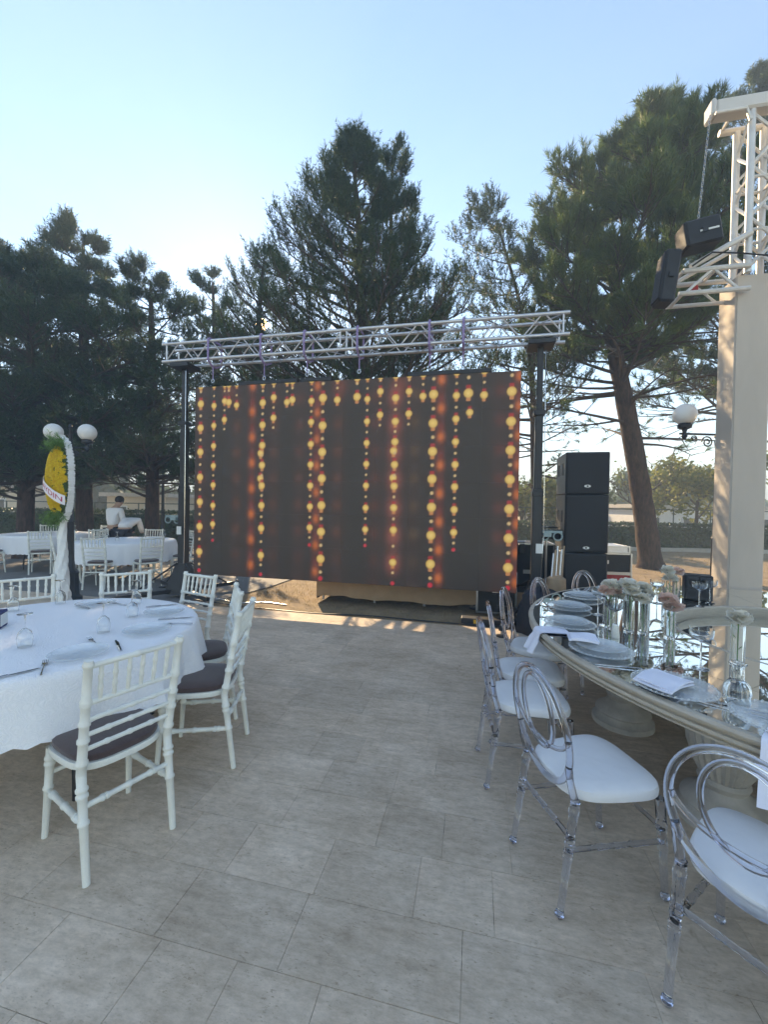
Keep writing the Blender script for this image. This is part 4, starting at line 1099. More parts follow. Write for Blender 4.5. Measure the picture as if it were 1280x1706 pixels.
# ---------------------------------------------------------------- tables on the left
def banquet(label, clabel, x, y, R, drop, seed, group=None):
    t = thing('banquet_table', label, 'table', (x, y, 0), 0.3 * seed, 'round banquet tables')
    MB().lathe([(.001, .725), (R, .725), (R, .755), (.001, .755)], 48).build('tabletop', 'white_paint', t, False)
    for k in range(4):
        a = k * PI / 2 + .6; c, s = math.cos(a), math.sin(a)
        MB().tube([(c * .30, s * .30, .72), (c * .46, s * .46, .46), (c * .60, s * .60, .30), (c * .62, s * .62, 0)], .016, 8).build('leg', 'black_metal', t)
    na, vs_ = 120, []
    r6 = random.Random(seed); ph = [r6.uniform(0, 6.28) for _ in range(4)]
    prof = [(0.0, 0), (.3, 0), (.6, 0), (.85, 0), (.96, 0), (.992, -.003), (1.004, -.015)] + [(1.006, -.015 - (drop - .015) * k / 8) for k in range(1, 9)]
    for i, (rr, dz) in enumerate(prof):
        for k in range(na):
            a = 2 * PI * k / na; f = min(1, -dz / drop)
            w = f * (.036 * math.sin(14 * a + ph[0] + 1.6 * math.sin(3 * a + ph[2])) + .022 * abs(math.sin(8.5 * a + ph[1])) + .014 * math.sin(31 * a + ph[2])) * (0.85 + 0.6 * math.sin(3 * a + ph[3])) + .030 * f
            hemz = f * .014 * abs(math.sin(30 * a))
            pz = .765 + dz + (hemz if i == len(prof) - 1 else 0) + (.0014 * math.sin(5 * a + rr * 9 + ph[3]) * math.sin(rr * 14) if rr < .98 else 0)
            r_ = R * max(rr, .002) + w; vs_.append((r_ * math.cos(a), r_ * math.sin(a), pz))
    m_ = len(prof)
    fs_ = [(i * na + k, i * na + (k + 1) % na, (i + 1) * na + (k + 1) % na, (i + 1) * na + k) for i in range(m_ - 1) for k in range(na)]
    fs_.append(tuple(range(na)))
    b = MB().add(vs_, [tuple(reversed(f)) for f in fs_])
    me = b.mesh('tablecloth', 'lace_cloth', True)
    tag(link('tablecloth', me, None, (x, y, 0)), clabel, 'tablecloth', 'white tablecloths')
TCL = (-2.06, 2.48)
banquet('round banquet table on black folding legs at the left front', 'white lace tablecloth on the large round table at left front', *TCL, .845, .30, 1)
banquet('round banquet table far back left of the screen tower', 'white tablecloth on the far table left of the screen tower', -5.24, 8.33, .88, .40, 2)
banquet('round banquet table farthest left behind the wreath', 'white tablecloth on the farthest table behind the wreath', -7.95, 9.65, .88, .40, 3)

def ringed(p0, p1, r0, r1, rings, n=12, rw=1.28):
    p0, p1 = Vector(p0), Vector(p1); L = (p1 - p0).length
    ts = [0, 1]
    for t in rings: ts += [t - .011 / L, t - .005 / L, t + .005 / L, t + .011 / L]
    ts = sorted(t for t in ts if 0 <= t <= 1)
    rr = []
    for t in ts:
        b = r0 + (r1 - r0) * t
        if any(abs(t - g_) < .006 / L + 1e-6 for g_ in rings): b *= rw
        rr.append(b)
    return [p0.lerp(p1, t) for t in ts], rr
def chiavari(label, loc, rz, group):
    c = thing('chiavari_chair', label, 'chair', loc, rz, group)
    st = MB(); vs_ = []; N = 36
    def outline(s, z):
        o = []
        for k in range(N):
            a = 2 * PI * k / N; cx, sy = math.cos(a), math.sin(a)
            ex = abs(cx) ** .62 * (1 if cx > 0 else -1); ey = abs(sy) ** .62 * (1 if sy > 0 else -1)
            w = .195 + .012 * ey
            o.append((ex * w * s, .005 + ey * .195 * s, z))
        return o
    A_ = outline(1.0, .422) + outline(1.02, .435) + outline(1.0, .450)
    st.add(A_, [(i * N + k, i * N + (k + 1) % N, (i + 1) * N + (k + 1) % N, (i + 1) * N + k) for i in range(2) for k in range(N)] + [tuple(reversed(range(N))), tuple(2 * N + k for k in range(N))])
    st.build('seat_frame', 'white_paint', c)
    cu = MB(); lv = [(.93, .450), (.965, .462), (.955, .478), (.88, .487), (.5, .492), (.05, .493)]
    vs_ = []
    for s, z in lv: vs_ += outline(s, z)
    cu.add(vs_, [(i * N + k, i * N + (k + 1) % N, (i + 1) * N + (k + 1) % N, (i + 1) * N + k) for i in range(len(lv) - 1) for k in range(N)] + [tuple((len(lv) - 1) * N + k for k in range(N))])
    cu.build('seat_cushion', 'cushion', c)
    def post(s):
        b = MB()
        p, r_ = ringed((s * .178, -.235, 0), (s * .178, -.178, .43), .0145, .019, (.55, .80, .86)); b.tube(p, r_, 12)
        p, r_ = ringed((s * .178, -.178, .43), (s * .186, -.262, .92), .019, .0165, (.10, .30, .45, .62, .64, .96)); b.tube(p, r_, 12); return b
    for s in (-1, 1):
        post(s).build('back_post', 'white_paint', c)
        b = MB(); p, r_ = ringed((s * .180, .195, 0), (s * .168, .165, .425), .013, .019, (.55, .82, .88)); b.tube(p, r_, 12); b.build('front_leg', 'white_paint', c)
    def yb(z): return -.178 - .084 * (z - .43) / .49
    for z, r_ in ((.893, .0125), (.735, .0115), (.662, .010), (.598, .010), (.534, .010)):
        w = .178 + .008 * (z - .43) / .49
        b = MB(); p, rr = ringed((-w, yb(z), z), (w, yb(z), z), r_, r_, (.25, .5, .75) if z < .7 else (.5,)); b.tube(p, rr, 8); b.build('back_rail', 'white_paint', c)
    for k in range(6):
        x = -.135 + .054 * k; b = MB(); p, rr = ringed((x * .98, yb(.735), .735), (x * 1.02, yb(.893), .893), .0085, .0085, (.35, .65)); b.tube(p, rr, 8); b.build('spindle', 'white_paint', c)
    for s in (-1, 1):
        b = MB(); p, rr = ringed((s * .178, -.205, .235), (s * .175, .182, .225), .013, .013, (.15, .2, .5, .8, .85)); b.tube(p, rr, 8); b.build('stretcher', 'white_paint', c)
    b = MB(); p, rr = ringed((-.178, -.196, .30), (.178, -.196, .30), .012, .012, (.2, .25, .5, .75, .8)); b.tube(p, rr, 8); b.build('stretcher', 'white_paint', c)
    b = MB(); p, rr = ringed((-.175, .178, .30), (.175, .178, .30), .011, .011, (.25, .5, .75)); b.tube(p, rr, 8); b.build('stretcher', 'white_paint', c)
    return c
def face(deg): return rad(deg - 90)
GL = 'white chairs around the left front table'
ch0 = chiavari('nearest white chair with its back to us at the left table', (-1.275, 1.90, 0), face(147), GL)
for loc, a, lb in (((-1.11, 2.525), 186, 'white chair seen from the side, second along the left table'),
                   ((-1.33, 2.98), 205, 'white chair third along the left table, mostly behind another chair'),
                   ((-1.75, 3.42), 245, 'white chair behind the left table nearest the screen corner'),
                   ((-2.20, 3.47), 300, 'white chair facing us across the left table beside the lamp'),
                   ((-2.78, 3.16), 312, 'white chair facing us at the far left behind the table')):
    copy_tree(ch0, lb, (*loc, 0), face(a), GL)
GB = 'white chairs around the far tables'
def around(c, p): return math.degrees(math.atan2(c[1] - p[1], c[0] - p[0]))
for c, p, lb in (((-5.24, 8.33), (-5.98, 7.72), 'far white chair seen side on beside the lamp post'), ((-5.24, 8.33), (-5.12, 7.38), 'far white chair with back to us, left one before the middle table'),
                 ((-5.24, 8.33), (-4.42, 7.62), 'far white chair with back to us, right one before the middle table'), ((-5.24, 8.33), (-4.13, 8.45), 'far white chair just behind the left screen tower'),
                 ((-5.24, 8.33), (-4.6, 9.35), 'far white chair facing us behind the middle table, right one'), ((-5.24, 8.33), (-5.45, 9.5), 'far white chair facing us behind the middle table, centre one'),
                 ((-5.24, 8.33), (-6.35, 9.2), 'far white chair facing us left of the middle table, by the trunk'), ((-5.24, 8.33), (-6.5, 8.6), 'far white chair at the left end of the middle table'),
                 ((-7.95, 9.65), (-7.35, 8.75), 'far white chair with back to us before the leftmost table, left of the wreath'), ((-7.95, 9.65), (-8.35, 8.62), 'far white chair cut by the left edge of the view'),
                 ((-7.95, 9.65), (-7.55, 10.7), 'far white chair facing us behind the leftmost table, right one'), ((-7.95, 9.65), (-8.7, 10.6), 'far white chair facing us behind the leftmost table, left one'),
                 ((-7.95, 9.65), (-6.85, 9.5), 'far white chair between the two far tables behind the wreath')):
    copy_tree(ch0, lb, (*p, -.012), face(around(c, p)), GB)

# small things on the left table
TZ = .7665
GG = {}
def place(kind, label, cat, x, y, z, rz, group, builder):
    if kind not in GG:
        o = thing(kind, label, cat, (x, y, z), rz, group); builder(o); GG[kind] = o; return o
    return copy_tree(GG[kind], label, (x, y, z), rz, group)
def goblet(o):                                        # wine glass standing upside down on its rim
    MB().lathe([(.030, 0), (.034, .02), (.036, .05), (.028, .08), (.010, .098), (.0085, .096), (.026, .078), (.034, .05), (.032, .02), (.0285, 0)], 24, closed=True).build('bowl', 'glass', o)
    MB().lathe([(.004, .0975), (.0035, .115), (.0035, .16), (.006, .172), (.033, .176), (.034, .178), (.001, .180)], 24).build('stem_and_foot', 'glass', o)
for i, ((x, y), lb) in enumerate(zip([(-1.903, 2.163), (-1.666, 2.428), (-1.707, 2.774), (-1.891, 3.123), (-2.45, 3.09), (-2.60, 2.86)],
      ('upturned glass nearest the camera on the left tablecloth', 'upturned glass in the middle right of the left table', 'upturned glass beside the right hand plates of the left table',
       'upturned glass at the back of the left table below the chair', 'upturned glass at the back left in front of the wreath foot', 'upturned glass at the left edge by the tissue box'))):
    place('wine_glass', lb, 'glass', x, y, TZ, i * .7, 'upturned glasses on the left table', goblet)
def plate(o):
    MB().lathe([(.001, .003), (.075, .003), (.095, .010), (.128, .019), (.130, .021), (.128, .0225), (.095, .0135), (.075, .0065), (.001, .0065)], 40).build('dish', 'pressed_glass', o)
for i, ((x, y), lb) in enumerate(zip([(-1.535, 2.057), (-1.419, 2.454), (-1.539, 2.864), (-2.16, 3.06), (-2.40, 2.05)],
      ('clear glass plate before the nearest white chair', 'clear glass plate at the right side of the left table', 'clear glass plate at the right rear of the left table', 'clear glass plate at the back of the left table', 'clear glass plate at the left edge of the view'))):
    place('glass_plate', lb, 'plate', x, y, TZ, i * 1.1, 'glass plates on the left table', plate)
def knife(o):
    MB().cbox((0, -.05, .004), (.012, .10, .006), .002).build('handle', 'steel', o, False)
    MB().add([(-.006, .0, .002), (.006, .0, .002), (.009, .06, .002), (.002, .115, .002), (-.006, .10, .002), (-.006, .0, .004), (.006, .0, .004), (.009, .06, .004), (.002, .115, .004), (-.006, .10, .004)],
             [(4, 3, 2, 1, 0), (5, 6, 7, 8, 9), (0, 1, 6, 5), (1, 2, 7, 6), (2, 3, 8, 7), (3, 4, 9, 8), (4, 0, 5, 9)]).build('blade', 'steel', o, False)
def fork(o):
    MB().tube([(0, -.10, .004), (0, -.02, .006), (0, .035, .004)], [.005, .003, .004], 6).build('handle', 'steel', o)
    MB().cbox((0, .045, .005), (.024, .025, .003), .001).build('root', 'steel', o, False)
    for k in range(4): MB().tube([(-.010 + .0067 * k, .055, .005), (-.010 + .0067 * k, .095, .008)], .0016, 5).build('tine', 'steel', o)
for i, ((x, y, a), lb) in enumerate(zip([(-1.655, 1.80, -40), (-1.426, 2.197, 40), (-1.669, 3.063, -60), (-1.396, 2.734, -70), (-2.206, 2.99, 60)],
      ('table knife nearest the camera at the left edge of the cloth', 'table knife behind the back of the nearest white chair', 'table knife at the rear right of the left table', 'table knife at the right rim of the left table', 'table knife at the rear of the left table'))):
    place('table_knife', lb, 'knife', x, y, TZ + .001, rad(a), 'cutlery on the left table', knife)
for i, ((x, y, a), lb) in enumerate(zip([(-1.577, 1.893, 35), (-1.60, 2.25, 50), (-1.322, 2.611, 95), (-2.02, 3.10, 65)],
      ('table fork nearest the camera on the lace cloth', 'table fork by the glass in the middle of the lace cloth', 'table fork at the right rim of the left table', 'table fork at the rear of the left table'))):
    place('table_fork', lb, 'fork', x, y, TZ + .001, rad(a), 'cutlery on the left table', fork)
tb = thing('tissue_box', 'blue and white tissue box at the left edge of the lace cloth', 'box', (-2.38, 2.47, TZ), rad(25))
MB().cbox((0, 0, .05), (.12, .12, .10), .004).build('carton', 'blue_box', tb, False)
MB().cbox((.062, 0, .05), (.004, .10, .07), .001).build('white_panel', 'paper', tb, False)
MB().add([(-.03, -.02, .10), (.03, -.01, .10), (.02, .03, .10), (.0, .0, .16), (.035, .02, .15), (-.02, .02, .15)], [(0, 1, 3), (1, 2, 4), (1, 4, 3), (2, 0, 5), (0, 3, 5), (2, 5, 4), (3, 4, 5)]).build('tissue', 'white_fabric', tb, False)
for i, ((x, y), lb) in enumerate((((-5.0, 8.5), 'small glass on the far middle table, right of centre'), ((-5.3, 8.1), 'small glass at the front of the far middle table'), ((-5.7, 8.4), 'small glass on the far middle table, left of centre'), ((-4.8, 8.9), 'small glass at the back of the far middle table'),
                                 ((-7.7, 9.3), 'small glass on the leftmost far table, front'), ((-7.5, 9.9), 'small glass on the leftmost far table, back'))):
    place('wine_glass', lb, 'glass', x, y, TZ, i, 'upturned glasses on the far tables', goblet)

# ---------------------------------------------------------------- mirror ring table on the right
RC = (2.88, 2.45); RO, RI = 1.88, .92
rt = thing('ring_table', 'large round mirror topped table with hollow centre and beige moulded rim', 'table', (*RC, 0))
MB().lathe([(RO - .03, .765), (RO - .008, .762), (RO, .752), (RO - .002, .744), (RO - .020, .741), (RO - .022, .727), (RO - .008, .724), (RO - .006, .712), (RO - .030, .707), (RO - .032, .696), (RO - .022, .692), (RO - .024, .684), (RO - .050, .676), (RO - .10, .668), (RO - .10, .70), (RO - .10, .742), (RO - .045, .757)], 120, closed=True).build('outer_rim', 'table_rim', rt)
MB().lathe([(RI + .03, .765), (RI + .008, .764), (RI, .756), (RI, .70), (RI + .01, .668), (RI + .10, .668), (RI + .10, .742), (RI + .05, .757)], 96, closed=True).build('inner_rim', 'table_rim', rt)
MB().lathe([(RI + .10, .70), (RO - .10, .70), (RO - .10, .741), (RI + .10, .741)], 96, closed=True).build('board', 'pedestal', rt, False)
rm = 1.40
for k in range(16):
    for r0, r1 in ((RI + .034, rm - .0012), (rm + .0012, RO - .034)):
        a0, a1 = 2 * PI * k / 16 + .09, 2 * PI * (k + 1) / 16 + .09
        vs_ = []; ns2 = 8
        for z in (.758, .7645):
            for rr in (r0, r1):
                e = .0014 / rr
                for i in range(ns2 + 1):
                    a = a0 + e + (a1 - a0 - 2 * e) * i / ns2; vs_.append((rr * math.cos(a), rr * math.sin(a), z))
        n9 = ns2 + 1; fs_ = []
        for i in range(ns2):
            fs_.append((2 * n9 + i, 3 * n9 + i, 3 * n9 + i + 1, 2 * n9 + i + 1)); fs_.append((i, i + 1, n9 + i + 1, n9 + i))
            fs_.append((n9 + i, n9 + i + 1, 3 * n9 + i + 1, 3 * n9 + i)); fs_.append((i, 2 * n9 + i, 2 * n9 + i + 1, i + 1))
        fs_ += [(0, n9, 3 * n9, 2 * n9), (ns2, 2 * n9 + ns2, 3 * n9 + ns2, n9 + ns2)]
        MB().add(vs_, fs_).build('mirror_panel', 'mirror', rt, False)
MB().lathe([(.001, .672), (RI - .02, .672), (RI - .02, .684), (.001, .684)], 64).build('sunken_mirror', 'mirror', rt, False)
MB().lathe([(.001, .640), (RI + .12, .640), (RI + .12, .668), (.001, .671)], 48).build('under_board', 'pedestal', rt, False)
pm = MB().lathe([(.20, 0), (.20, .035), (.175, .05), (.165, .075), (.18, .09), (.175, .105), (.12, .14), (.095, .175), (.11, .205), (.10, .225)], 40)
pm.lathe([(.10, .225), (.135, .29), (.158, .37), (.168, .45), (.165, .53), (.16, .56)], 96, flute=24, fdep=.07).lathe([(.16, .56), (.185, .575), (.19, .61), (.17, .63), (.17, .70)], 40)
pmesh = pm.mesh('pedestal', 'pedestal', True)
for k in range(8):
    a = rad(200 + 45 * k); link('pedestal', pmesh, rt, (1.22 * math.cos(a), 1.22 * math.sin(a), 0))

def ghost(label, loc, rz, group):
    c = thing('clear_chair', label, 'chair', loc, rz, group)
    N = 40
    def outline(s, z, dz=0):
        o = []
        for k in range(N):
            a = 2 * PI * k / N; cx, sy = math.cos(a), math.sin(a)
            ex = abs(cx) ** .55 * (1 if cx > 0 else -1); ey = abs(sy) ** .55 * (1 if sy > 0 else -1)
            w = .19 + .022 * ey; o.append((ex * w * s, .0 + ey * .20 * s, z + dz * (abs(cx * sy))))
        return o
    MB().add(outline(.97, .418) + outline(.98, .4285), [(k, (k + 1) % N, N + (k + 1) % N, N + k) for k in range(N)] + [tuple(reversed(range(N))), tuple(N + k for k in range(N))]).build('seat_frame', 'clear_plastic', c)
    lv = [(.99, .420), (1.03, .426), (1.038, .444), (1.015, .460), (.95, .468), (.7, .473), (.3, .475), (.03, .475)]
    vs_ = []
    for s, z in lv: vs_ += outline(s, z, .002)
    MB().add(vs_, [(i * N + k, i * N + (k + 1) % N, (i + 1) * N + (k + 1) % N, (i + 1) * N + k) for i in range(len(lv) - 1) for k in range(N)] + [tuple(reversed(range(N))), tuple((len(lv) - 1) * N + k for k in range(N))]).build('seat_cushion', 'white_fabric', c)
    zc, A_, B_ = .664, .192, .226
    def pb(x, z): return (x, -.205 - .16 * (z - .45) - .012 * math.cos(x / .2 * 1.2), z)
    MB().tube([pb(A_ * math.cos(t), zc + B_ * math.sin(t)) for t in np.linspace(0, 2 * PI, 56, endpoint=False)], .0135, 10, closed=True).build('back_ring', 'clear_plastic', c)
    MB().tube([pb(.105 * math.cos(t), zc + .050 + .148 * math.sin(t)) for t in np.linspace(0, 2 * PI, 44, endpoint=False)], .0095, 10, closed=True).build('inner_loop', 'clear_plastic', c)
    MB().tube([pb(.185 * math.sin(t), zc - .075 + .10 * (1 - math.cos(t))) for t in np.linspace(-1.45, 1.45, 24)], .0095, 10).build('lower_arc', 'clear_plastic', c)
    for s in (-1, 1):
        p, r_ = ringed((s * .175, -.255, .012), (s * .170, -.195, .44), .0125, .0185, (.50, .54, .62, .66, .9), rw=1.16)
        MB().tube(p, r_, 12).sphere((s * .175, -.256, .0175), .0175, 12, 8).build('back_leg', 'clear_plastic', c)
        MB().tube([(s * .170, -.197, .43), pb(s * .172, .52), pb(s * .178, .575)], [.016, .014, .012], 10).build('back_post', 'clear_plastic', c)
        p, r_ = ringed((s * .185, .205, .012), (s * .180, .175, .41), .0125, .020, (.50, .54, .70, .74), rw=1.16)
        MB().tube(p, r_, 12).sphere((s * .185, .2055, .0175), .0175, 12, 8).build('front_leg', 'clear_plastic', c)
        p, r_ = ringed((s * .173, -.222, .255), (s * .183, .188, .24), .010, .010, (.3, .34, .5, .66, .7), rw=1.18)
        MB().tube(p, r_, 10).build('stretcher', 'clear_plastic', c)
    p, r_ = ringed((-.172, -.215, .30), (.172, -.215, .30), .010, .010, (.3, .5, .7), rw=1.18); MB().tube(p, r_, 10).build('stretcher', 'clear_plastic', c)
    p, r_ = ringed((-.18, .185, .29), (.18, .185, .29), .009, .009, (.3, .5, .7), rw=1.16); MB().tube(p, r_, 10).build('stretcher', 'clear_plastic', c)
    return c
GC = 'clear chairs around the mirror table'
gc0 = ghost('clear chair with white seat, second nearest, fully in view', (.91, 1.745, 0), face(11), GC)
for (x, y), a, lb in (((1.225, 1.25), 33, 'clear chair cut by the bottom right corner of the view'), ((.863, 2.38), -5, 'clear chair third along the mirror table, seen side on'),
                      ((1.015, 2.775), -11, 'clear chair fourth along the mirror table, close behind the third'), ((1.25, 3.235), -27, 'clear chair fifth along the mirror table, in front of the screen corner'),
                      ((1.67, 3.66), -45, 'clear chair by the covered equipment at the far left of the mirror table'), ((2.27, 4.11), -62, 'clear chair farthest back in front of the speaker stack')):
    copy_tree(gc0, lb, (x, y, 0), face(a), GC)

# ---------------------------------------------------------------- things on the mirror table
MZ = .7655
GS = 'place settings on the mirror table'
def charger(o):
    MB().lathe([(.001, .002), (.10, .002), (.13, .006), (.162, .014), (.165, .017), (.162, .0185), (.13, .0105), (.10, .0062), (.001, .006)], 48).build('dish', 'pressed_glass', o)
    b = MB()
    for k in range(44):
        a = 2 * PI * k / 44; b.sphere((.158 * math.cos(a), .158 * math.sin(a), .0185), .0058, 6, 4)
    tag(b.build('beaded_edge', 'glass', o), kind='stuff')
def soup(o):
    MB().lathe([(.001, .020), (.07, .020), (.10, .026), (.125, .036), (.127, .038), (.125, .0395), (.10, .0305), (.07, .0245), (.001, .0245)], 40).build('dish', 'pressed_glass', o)
CH = [(1.30, 1.80), (1.215, 2.25), (1.27, 2.747), (1.48, 3.22), (1.78, 3.62), (1.50, 1.50), (2.25, 3.95)]
CL = ('before the fully visible clear chair', 'second from the nearest, by the white napkin', 'at the left tip of the mirror table', 'left rear of the mirror table', 'rear of the mirror table near the speakers', 'at the right edge of the view', 'farthest on the mirror table')
for i, ((x, y), lb) in enumerate(zip(CH, CL)):
    place('charger_plate', 'beaded glass charger ' + lb, 'plate', x, y, MZ, i * .5, GS, charger)
    if i not in (0, 5): place('dinner_plate', 'clear dinner plate on the charger ' + lb, 'plate', x, y, MZ, i * .9, GS, soup)
def napkin(name, label, c, rz, w, d, layers, seed, z):
    r_ = random.Random(seed); n = thing(name, label, 'napkin', (c[0], c[1], z), rz, 'white napkins on the mirror table')
    for l in range(layers):
        N = 10; vs_ = []
        for t in (0, 1):
            for i in range(N + 1):
                for j in range(N + 1):
                    u, v = i / N - .5, j / N - .5
                    zz = .004 + l * .007 + .006 * math.sin(u * 5 + l + seed) * math.sin(v * 4 + seed) + .010 * max(0, abs(u) * 2 - .75) * math.sin(seed + v * 6) + .006 * t
                    sk_ = .04 * l
                    vs_.append((u * w * (1 - .05 * l) + v * .05 * w + sk_ * .2, v * d * (1 - .04 * l) + .02 * math.sin(u * 3 + seed), max(zz, .001 + .006 * t)))
        M_ = (N + 1) ** 2; fs_ = []
        for i in range(N):
            for j in range(N):
                o = i * (N + 1) + j; fs_.append((o, o + 1, o + N + 2, o + N + 1)); fs_.append((M_ + o, M_ + o + N + 1, M_ + o + N + 2, M_ + o + 1))
        for i in range(N):
            fs_.append((i, M_ + i, M_ + i + 1, i + 1)); o = N * (N + 1); fs_.append((o + i, o + i + 1, M_ + o + i + 1, M_ + o + i))
            a_, b_ = i * (N + 1), (i + 1) * (N + 1); fs_.append((a_, b_, M_ + b_, M_ + a_)); fs_.append((a_ + N, M_ + a_ + N, M_ + b_ + N, b_ + N))
        MB().add(vs_, fs_).build('folded_layer', 'napkin', n)
napkin('napkin', 'white napkin folded on the charger before the nearest full chair', (1.255, 1.80), rad(25), .20, .17, 2, 1, MZ + .020)
napkin('napkin', 'white napkin folded by the second charger', (1.15, 2.33), rad(-15), .15, .14, 2, 2, MZ + .040)
def hung(label, ang, w, drop, zt):
    n = thing('napkin', label, 'napkin', (RC[0] + (RO - .06) * math.cos(ang), RC[1] + (RO - .06) * math.sin(ang), MZ), ang, 'white napkins on the mirror table')
    prof = [(-.12, .004), (-.05, .005), (.02, .006), (.055, .004), (.068, -.006), (.072, -.03)] + [(.072 + .012 * k, -.03 - (drop - .03) * k / 4) for k in range(1, 5)]
    vs_ = []; N = 8
    for off in (0, .004):
        for i, (x, z) in enumerate(prof):
            for k in range(N + 1):
                v = (k / N - .5); vs_.append((x + off * (i > 4) + .010 * math.sin(v * 9) * (i > 5), v * w * (1 - .15 * i / len(prof)), z + off * (i <= 4)))
    M_ = len(prof) * (N + 1); fs_ = []
    for i in range(len(prof) - 1):
        for k in range(N):
            o = i * (N + 1) + k; fs_ += [(o, o + 1, o + N + 2, o + N + 1), (M_ + o, M_ + o + N + 1, M_ + o + N + 2, M_ + o + 1)]
    MB().add(vs_, fs_).build('cloth', 'napkin', n)
hung('white napkin draped over the left tip of the mirror table', math.atan2(2.62 - RC[1], 1.0 - RC[0]), .15, .13, 0)
hung('white napkin hanging over the rim at the right edge of the view', math.atan2(1.335 - RC[1], 1.36 - RC[0]), .16, .20, 0)
for i, (x, y, a, lb) in enumerate(((1.40, 1.60, 50, 'steel knife beside the nearest charger'), (1.43, 1.63, 50, 'steel knife just inside the first one by the nearest charger'), (1.19, 2.03, 75, 'steel knife beside the second charger'))):
    k_ = place('table_knife', lb, 'knife', x, y, MZ + .001, rad(a), 'cutlery on the mirror table', knife)
def coupe(o):
    MB().lathe([(.034, .0), (.036, .002), (.012, .006), (.0045, .012), (.004, .03), (.004, .125), (.010, .135), (.030, .142), (.048, .158), (.052, .180), (.052, .20), (.0505, .20), (.0505, .180), (.046, .160), (.029, .1445), (.001, .139)], 32).build('glass_body', 'glass', o)
for i, ((x, y), lb) in enumerate(zip([(1.603, 2.036), (2.62, 3.36), (2.82, 3.50), (2.33, 3.45), (1.62, 3.05), (1.50, 2.62)],
     ('tall coupe glass standing alone at the front right', 'coupe glass beside the small black box', 'coupe glass in front of the beige column', 'coupe glass behind the pink carnation vase', 'coupe glass behind the left chargers', 'coupe glass at the left of the vase cluster'))):
    place('coupe_glass', lb, 'glass', x, y, MZ, i, 'coupe glasses on the mirror table', coupe)
def vase(o):
    MB().lathe([(.001, 0), (.029, 0), (.030, .003), (.030, .20), (.0285, .20), (.028, .010), (.001, .009)], 28).build('cylinder', 'glass', o)
def flower(label, x, y, z, pink, tall, seed, R=.060):
    r_ = random.Random(seed); f = thing('carnation', label, 'flower', (x, y, z), r_.uniform(0, 6), 'carnations in glass vases')
    lx, ly = r_.uniform(-.015, .015), r_.uniform(-.015, .015)
    MB().tube([(0, 0, .012), (lx * .3, ly * .3, tall * .5), (lx, ly, tall)], .0028, 6).build('stem', 'stem_green', f)
    V = []
    for k in range(70):
        th = math.acos(1 - 1.55 * r_.random()); ph = r_.uniform(0, 2 * PI)
        d = Vector((math.sin(th) * math.cos(ph), math.sin(th) * math.sin(ph), math.cos(th) * .72)); t1 = d.cross(Vector((0, 0, 1.01))).normalized(); t2 = d.cross(t1)
        c = Vector((lx, ly, tall)); rr = R * r_.uniform(.72, 1.05); w = R * r_.uniform(.35, .55); tw = r_.uniform(-.8, .8); s1 = t1 * math.cos(tw) + t2 * math.sin(tw)
        V += [c + d * rr * .25, c + d * rr * .85 - s1 * w + d * r_.uniform(-.004, .004), c + d * rr * r_.uniform(.95, 1.1), c + d * rr * .85 + s1 * w + d * r_.uniform(-.004, .004)]
    link('bloom', fast_mesh('bloom', np.array([tuple(v) for v in V]), 4, 'petal_pink' if pink else 'petal_white'), f)
    L = []
    for k in range(3):
        z0 = tall * (.3 + .2 * k); a = r_.uniform(0, 6.28); d = Vector((math.cos(a), math.sin(a), .9)); s_ = Vector((-math.sin(a), math.cos(a), 0)) * .004; p = Vector((lx * .4, ly * .4, z0))
        L += [p, p + d * .02 - s_, p + d * .036, p + d * .02 + s_]
    link('leaf', fast_mesh('leaf', np.array([tuple(v) for v in L]), 4, 'stem_green'), f)
VZ = [((1.788, 2.523), 1, .225, 'right of the vase cluster'), ((1.50, 2.70), 1, .24, 'at the left end of the vase cluster'), ((1.58, 2.78), 1, .23, 'second in the vase cluster'), ((1.60, 2.63), 0, .25, 'front centre of the vase cluster'),
      ((1.68, 2.78), 0, .27, 'tallest in the vase cluster'), ((1.67, 2.60), 0, .21, 'front right of the vase cluster'), ((1.75, 2.71), 0, .22, 'right end of the vase cluster'), ((2.413, 3.461), 0, .27, 'far back beside the leaning trunk'),
      ((2.60, 3.60), 1, .24, 'far back just left of the black box'), ((1.844, 2.102), 0, .235, 'at the right beside the carafe')]
for i, ((x, y), pk, tall, lb) in enumerate(VZ):
    place('cylinder_vase', 'slim clear cylinder vase ' + lb, 'vase', x, y, MZ, i * .3, 'cylinder vases on the mirror table', vase)
    flower(('pink' if pk else 'white') + ' carnation in the vase ' + lb, x, y, MZ, pk, tall + .012, 300 + i)
for i, (x, y, tall, lb) in enumerate(((1.515, 2.69, .29, 'white carnation standing above the pink one at the left of the vase cluster'), (1.615, 2.645, .30, 'highest white carnation over the front centre of the vase cluster'), (1.735, 2.72, .27, 'white carnation above the right end of the vase cluster'),
                                    (2.43, 3.45, .22, 'low white carnation in the far back vase by the trunk'), (1.595, 2.79, .20, 'low white carnation behind the vase cluster'))):
    flower(lb, x, y, MZ, 0, tall, 360 + i)
flower('second pink carnation leaning from the vase right of the cluster', 1.80, 2.51, MZ, 1, .19, 330)
cf = thing('glass_carafe', 'clear wavy carafe with flared lip at the right of the table', 'carafe', (1.46, 1.66, MZ), 0)
MB().lathe([(.001, 0), (.040, 0), (.044, .006), (.047, .02), (.044, .035), (.048, .05), (.046, .066), (.043, .078), (.033, .092), (.023, .102), (.022, .155), (.032, .166), (.0315, .168), (.0205, .156), (.0212, .103), (.031, .09), (.040, .077), (.043, .064), (.045, .05), (.041, .035), (.044, .02), (.041, .009), (.001, .006)], 36, flute=9, fdep=.05).build('vessel', 'glass', cf)
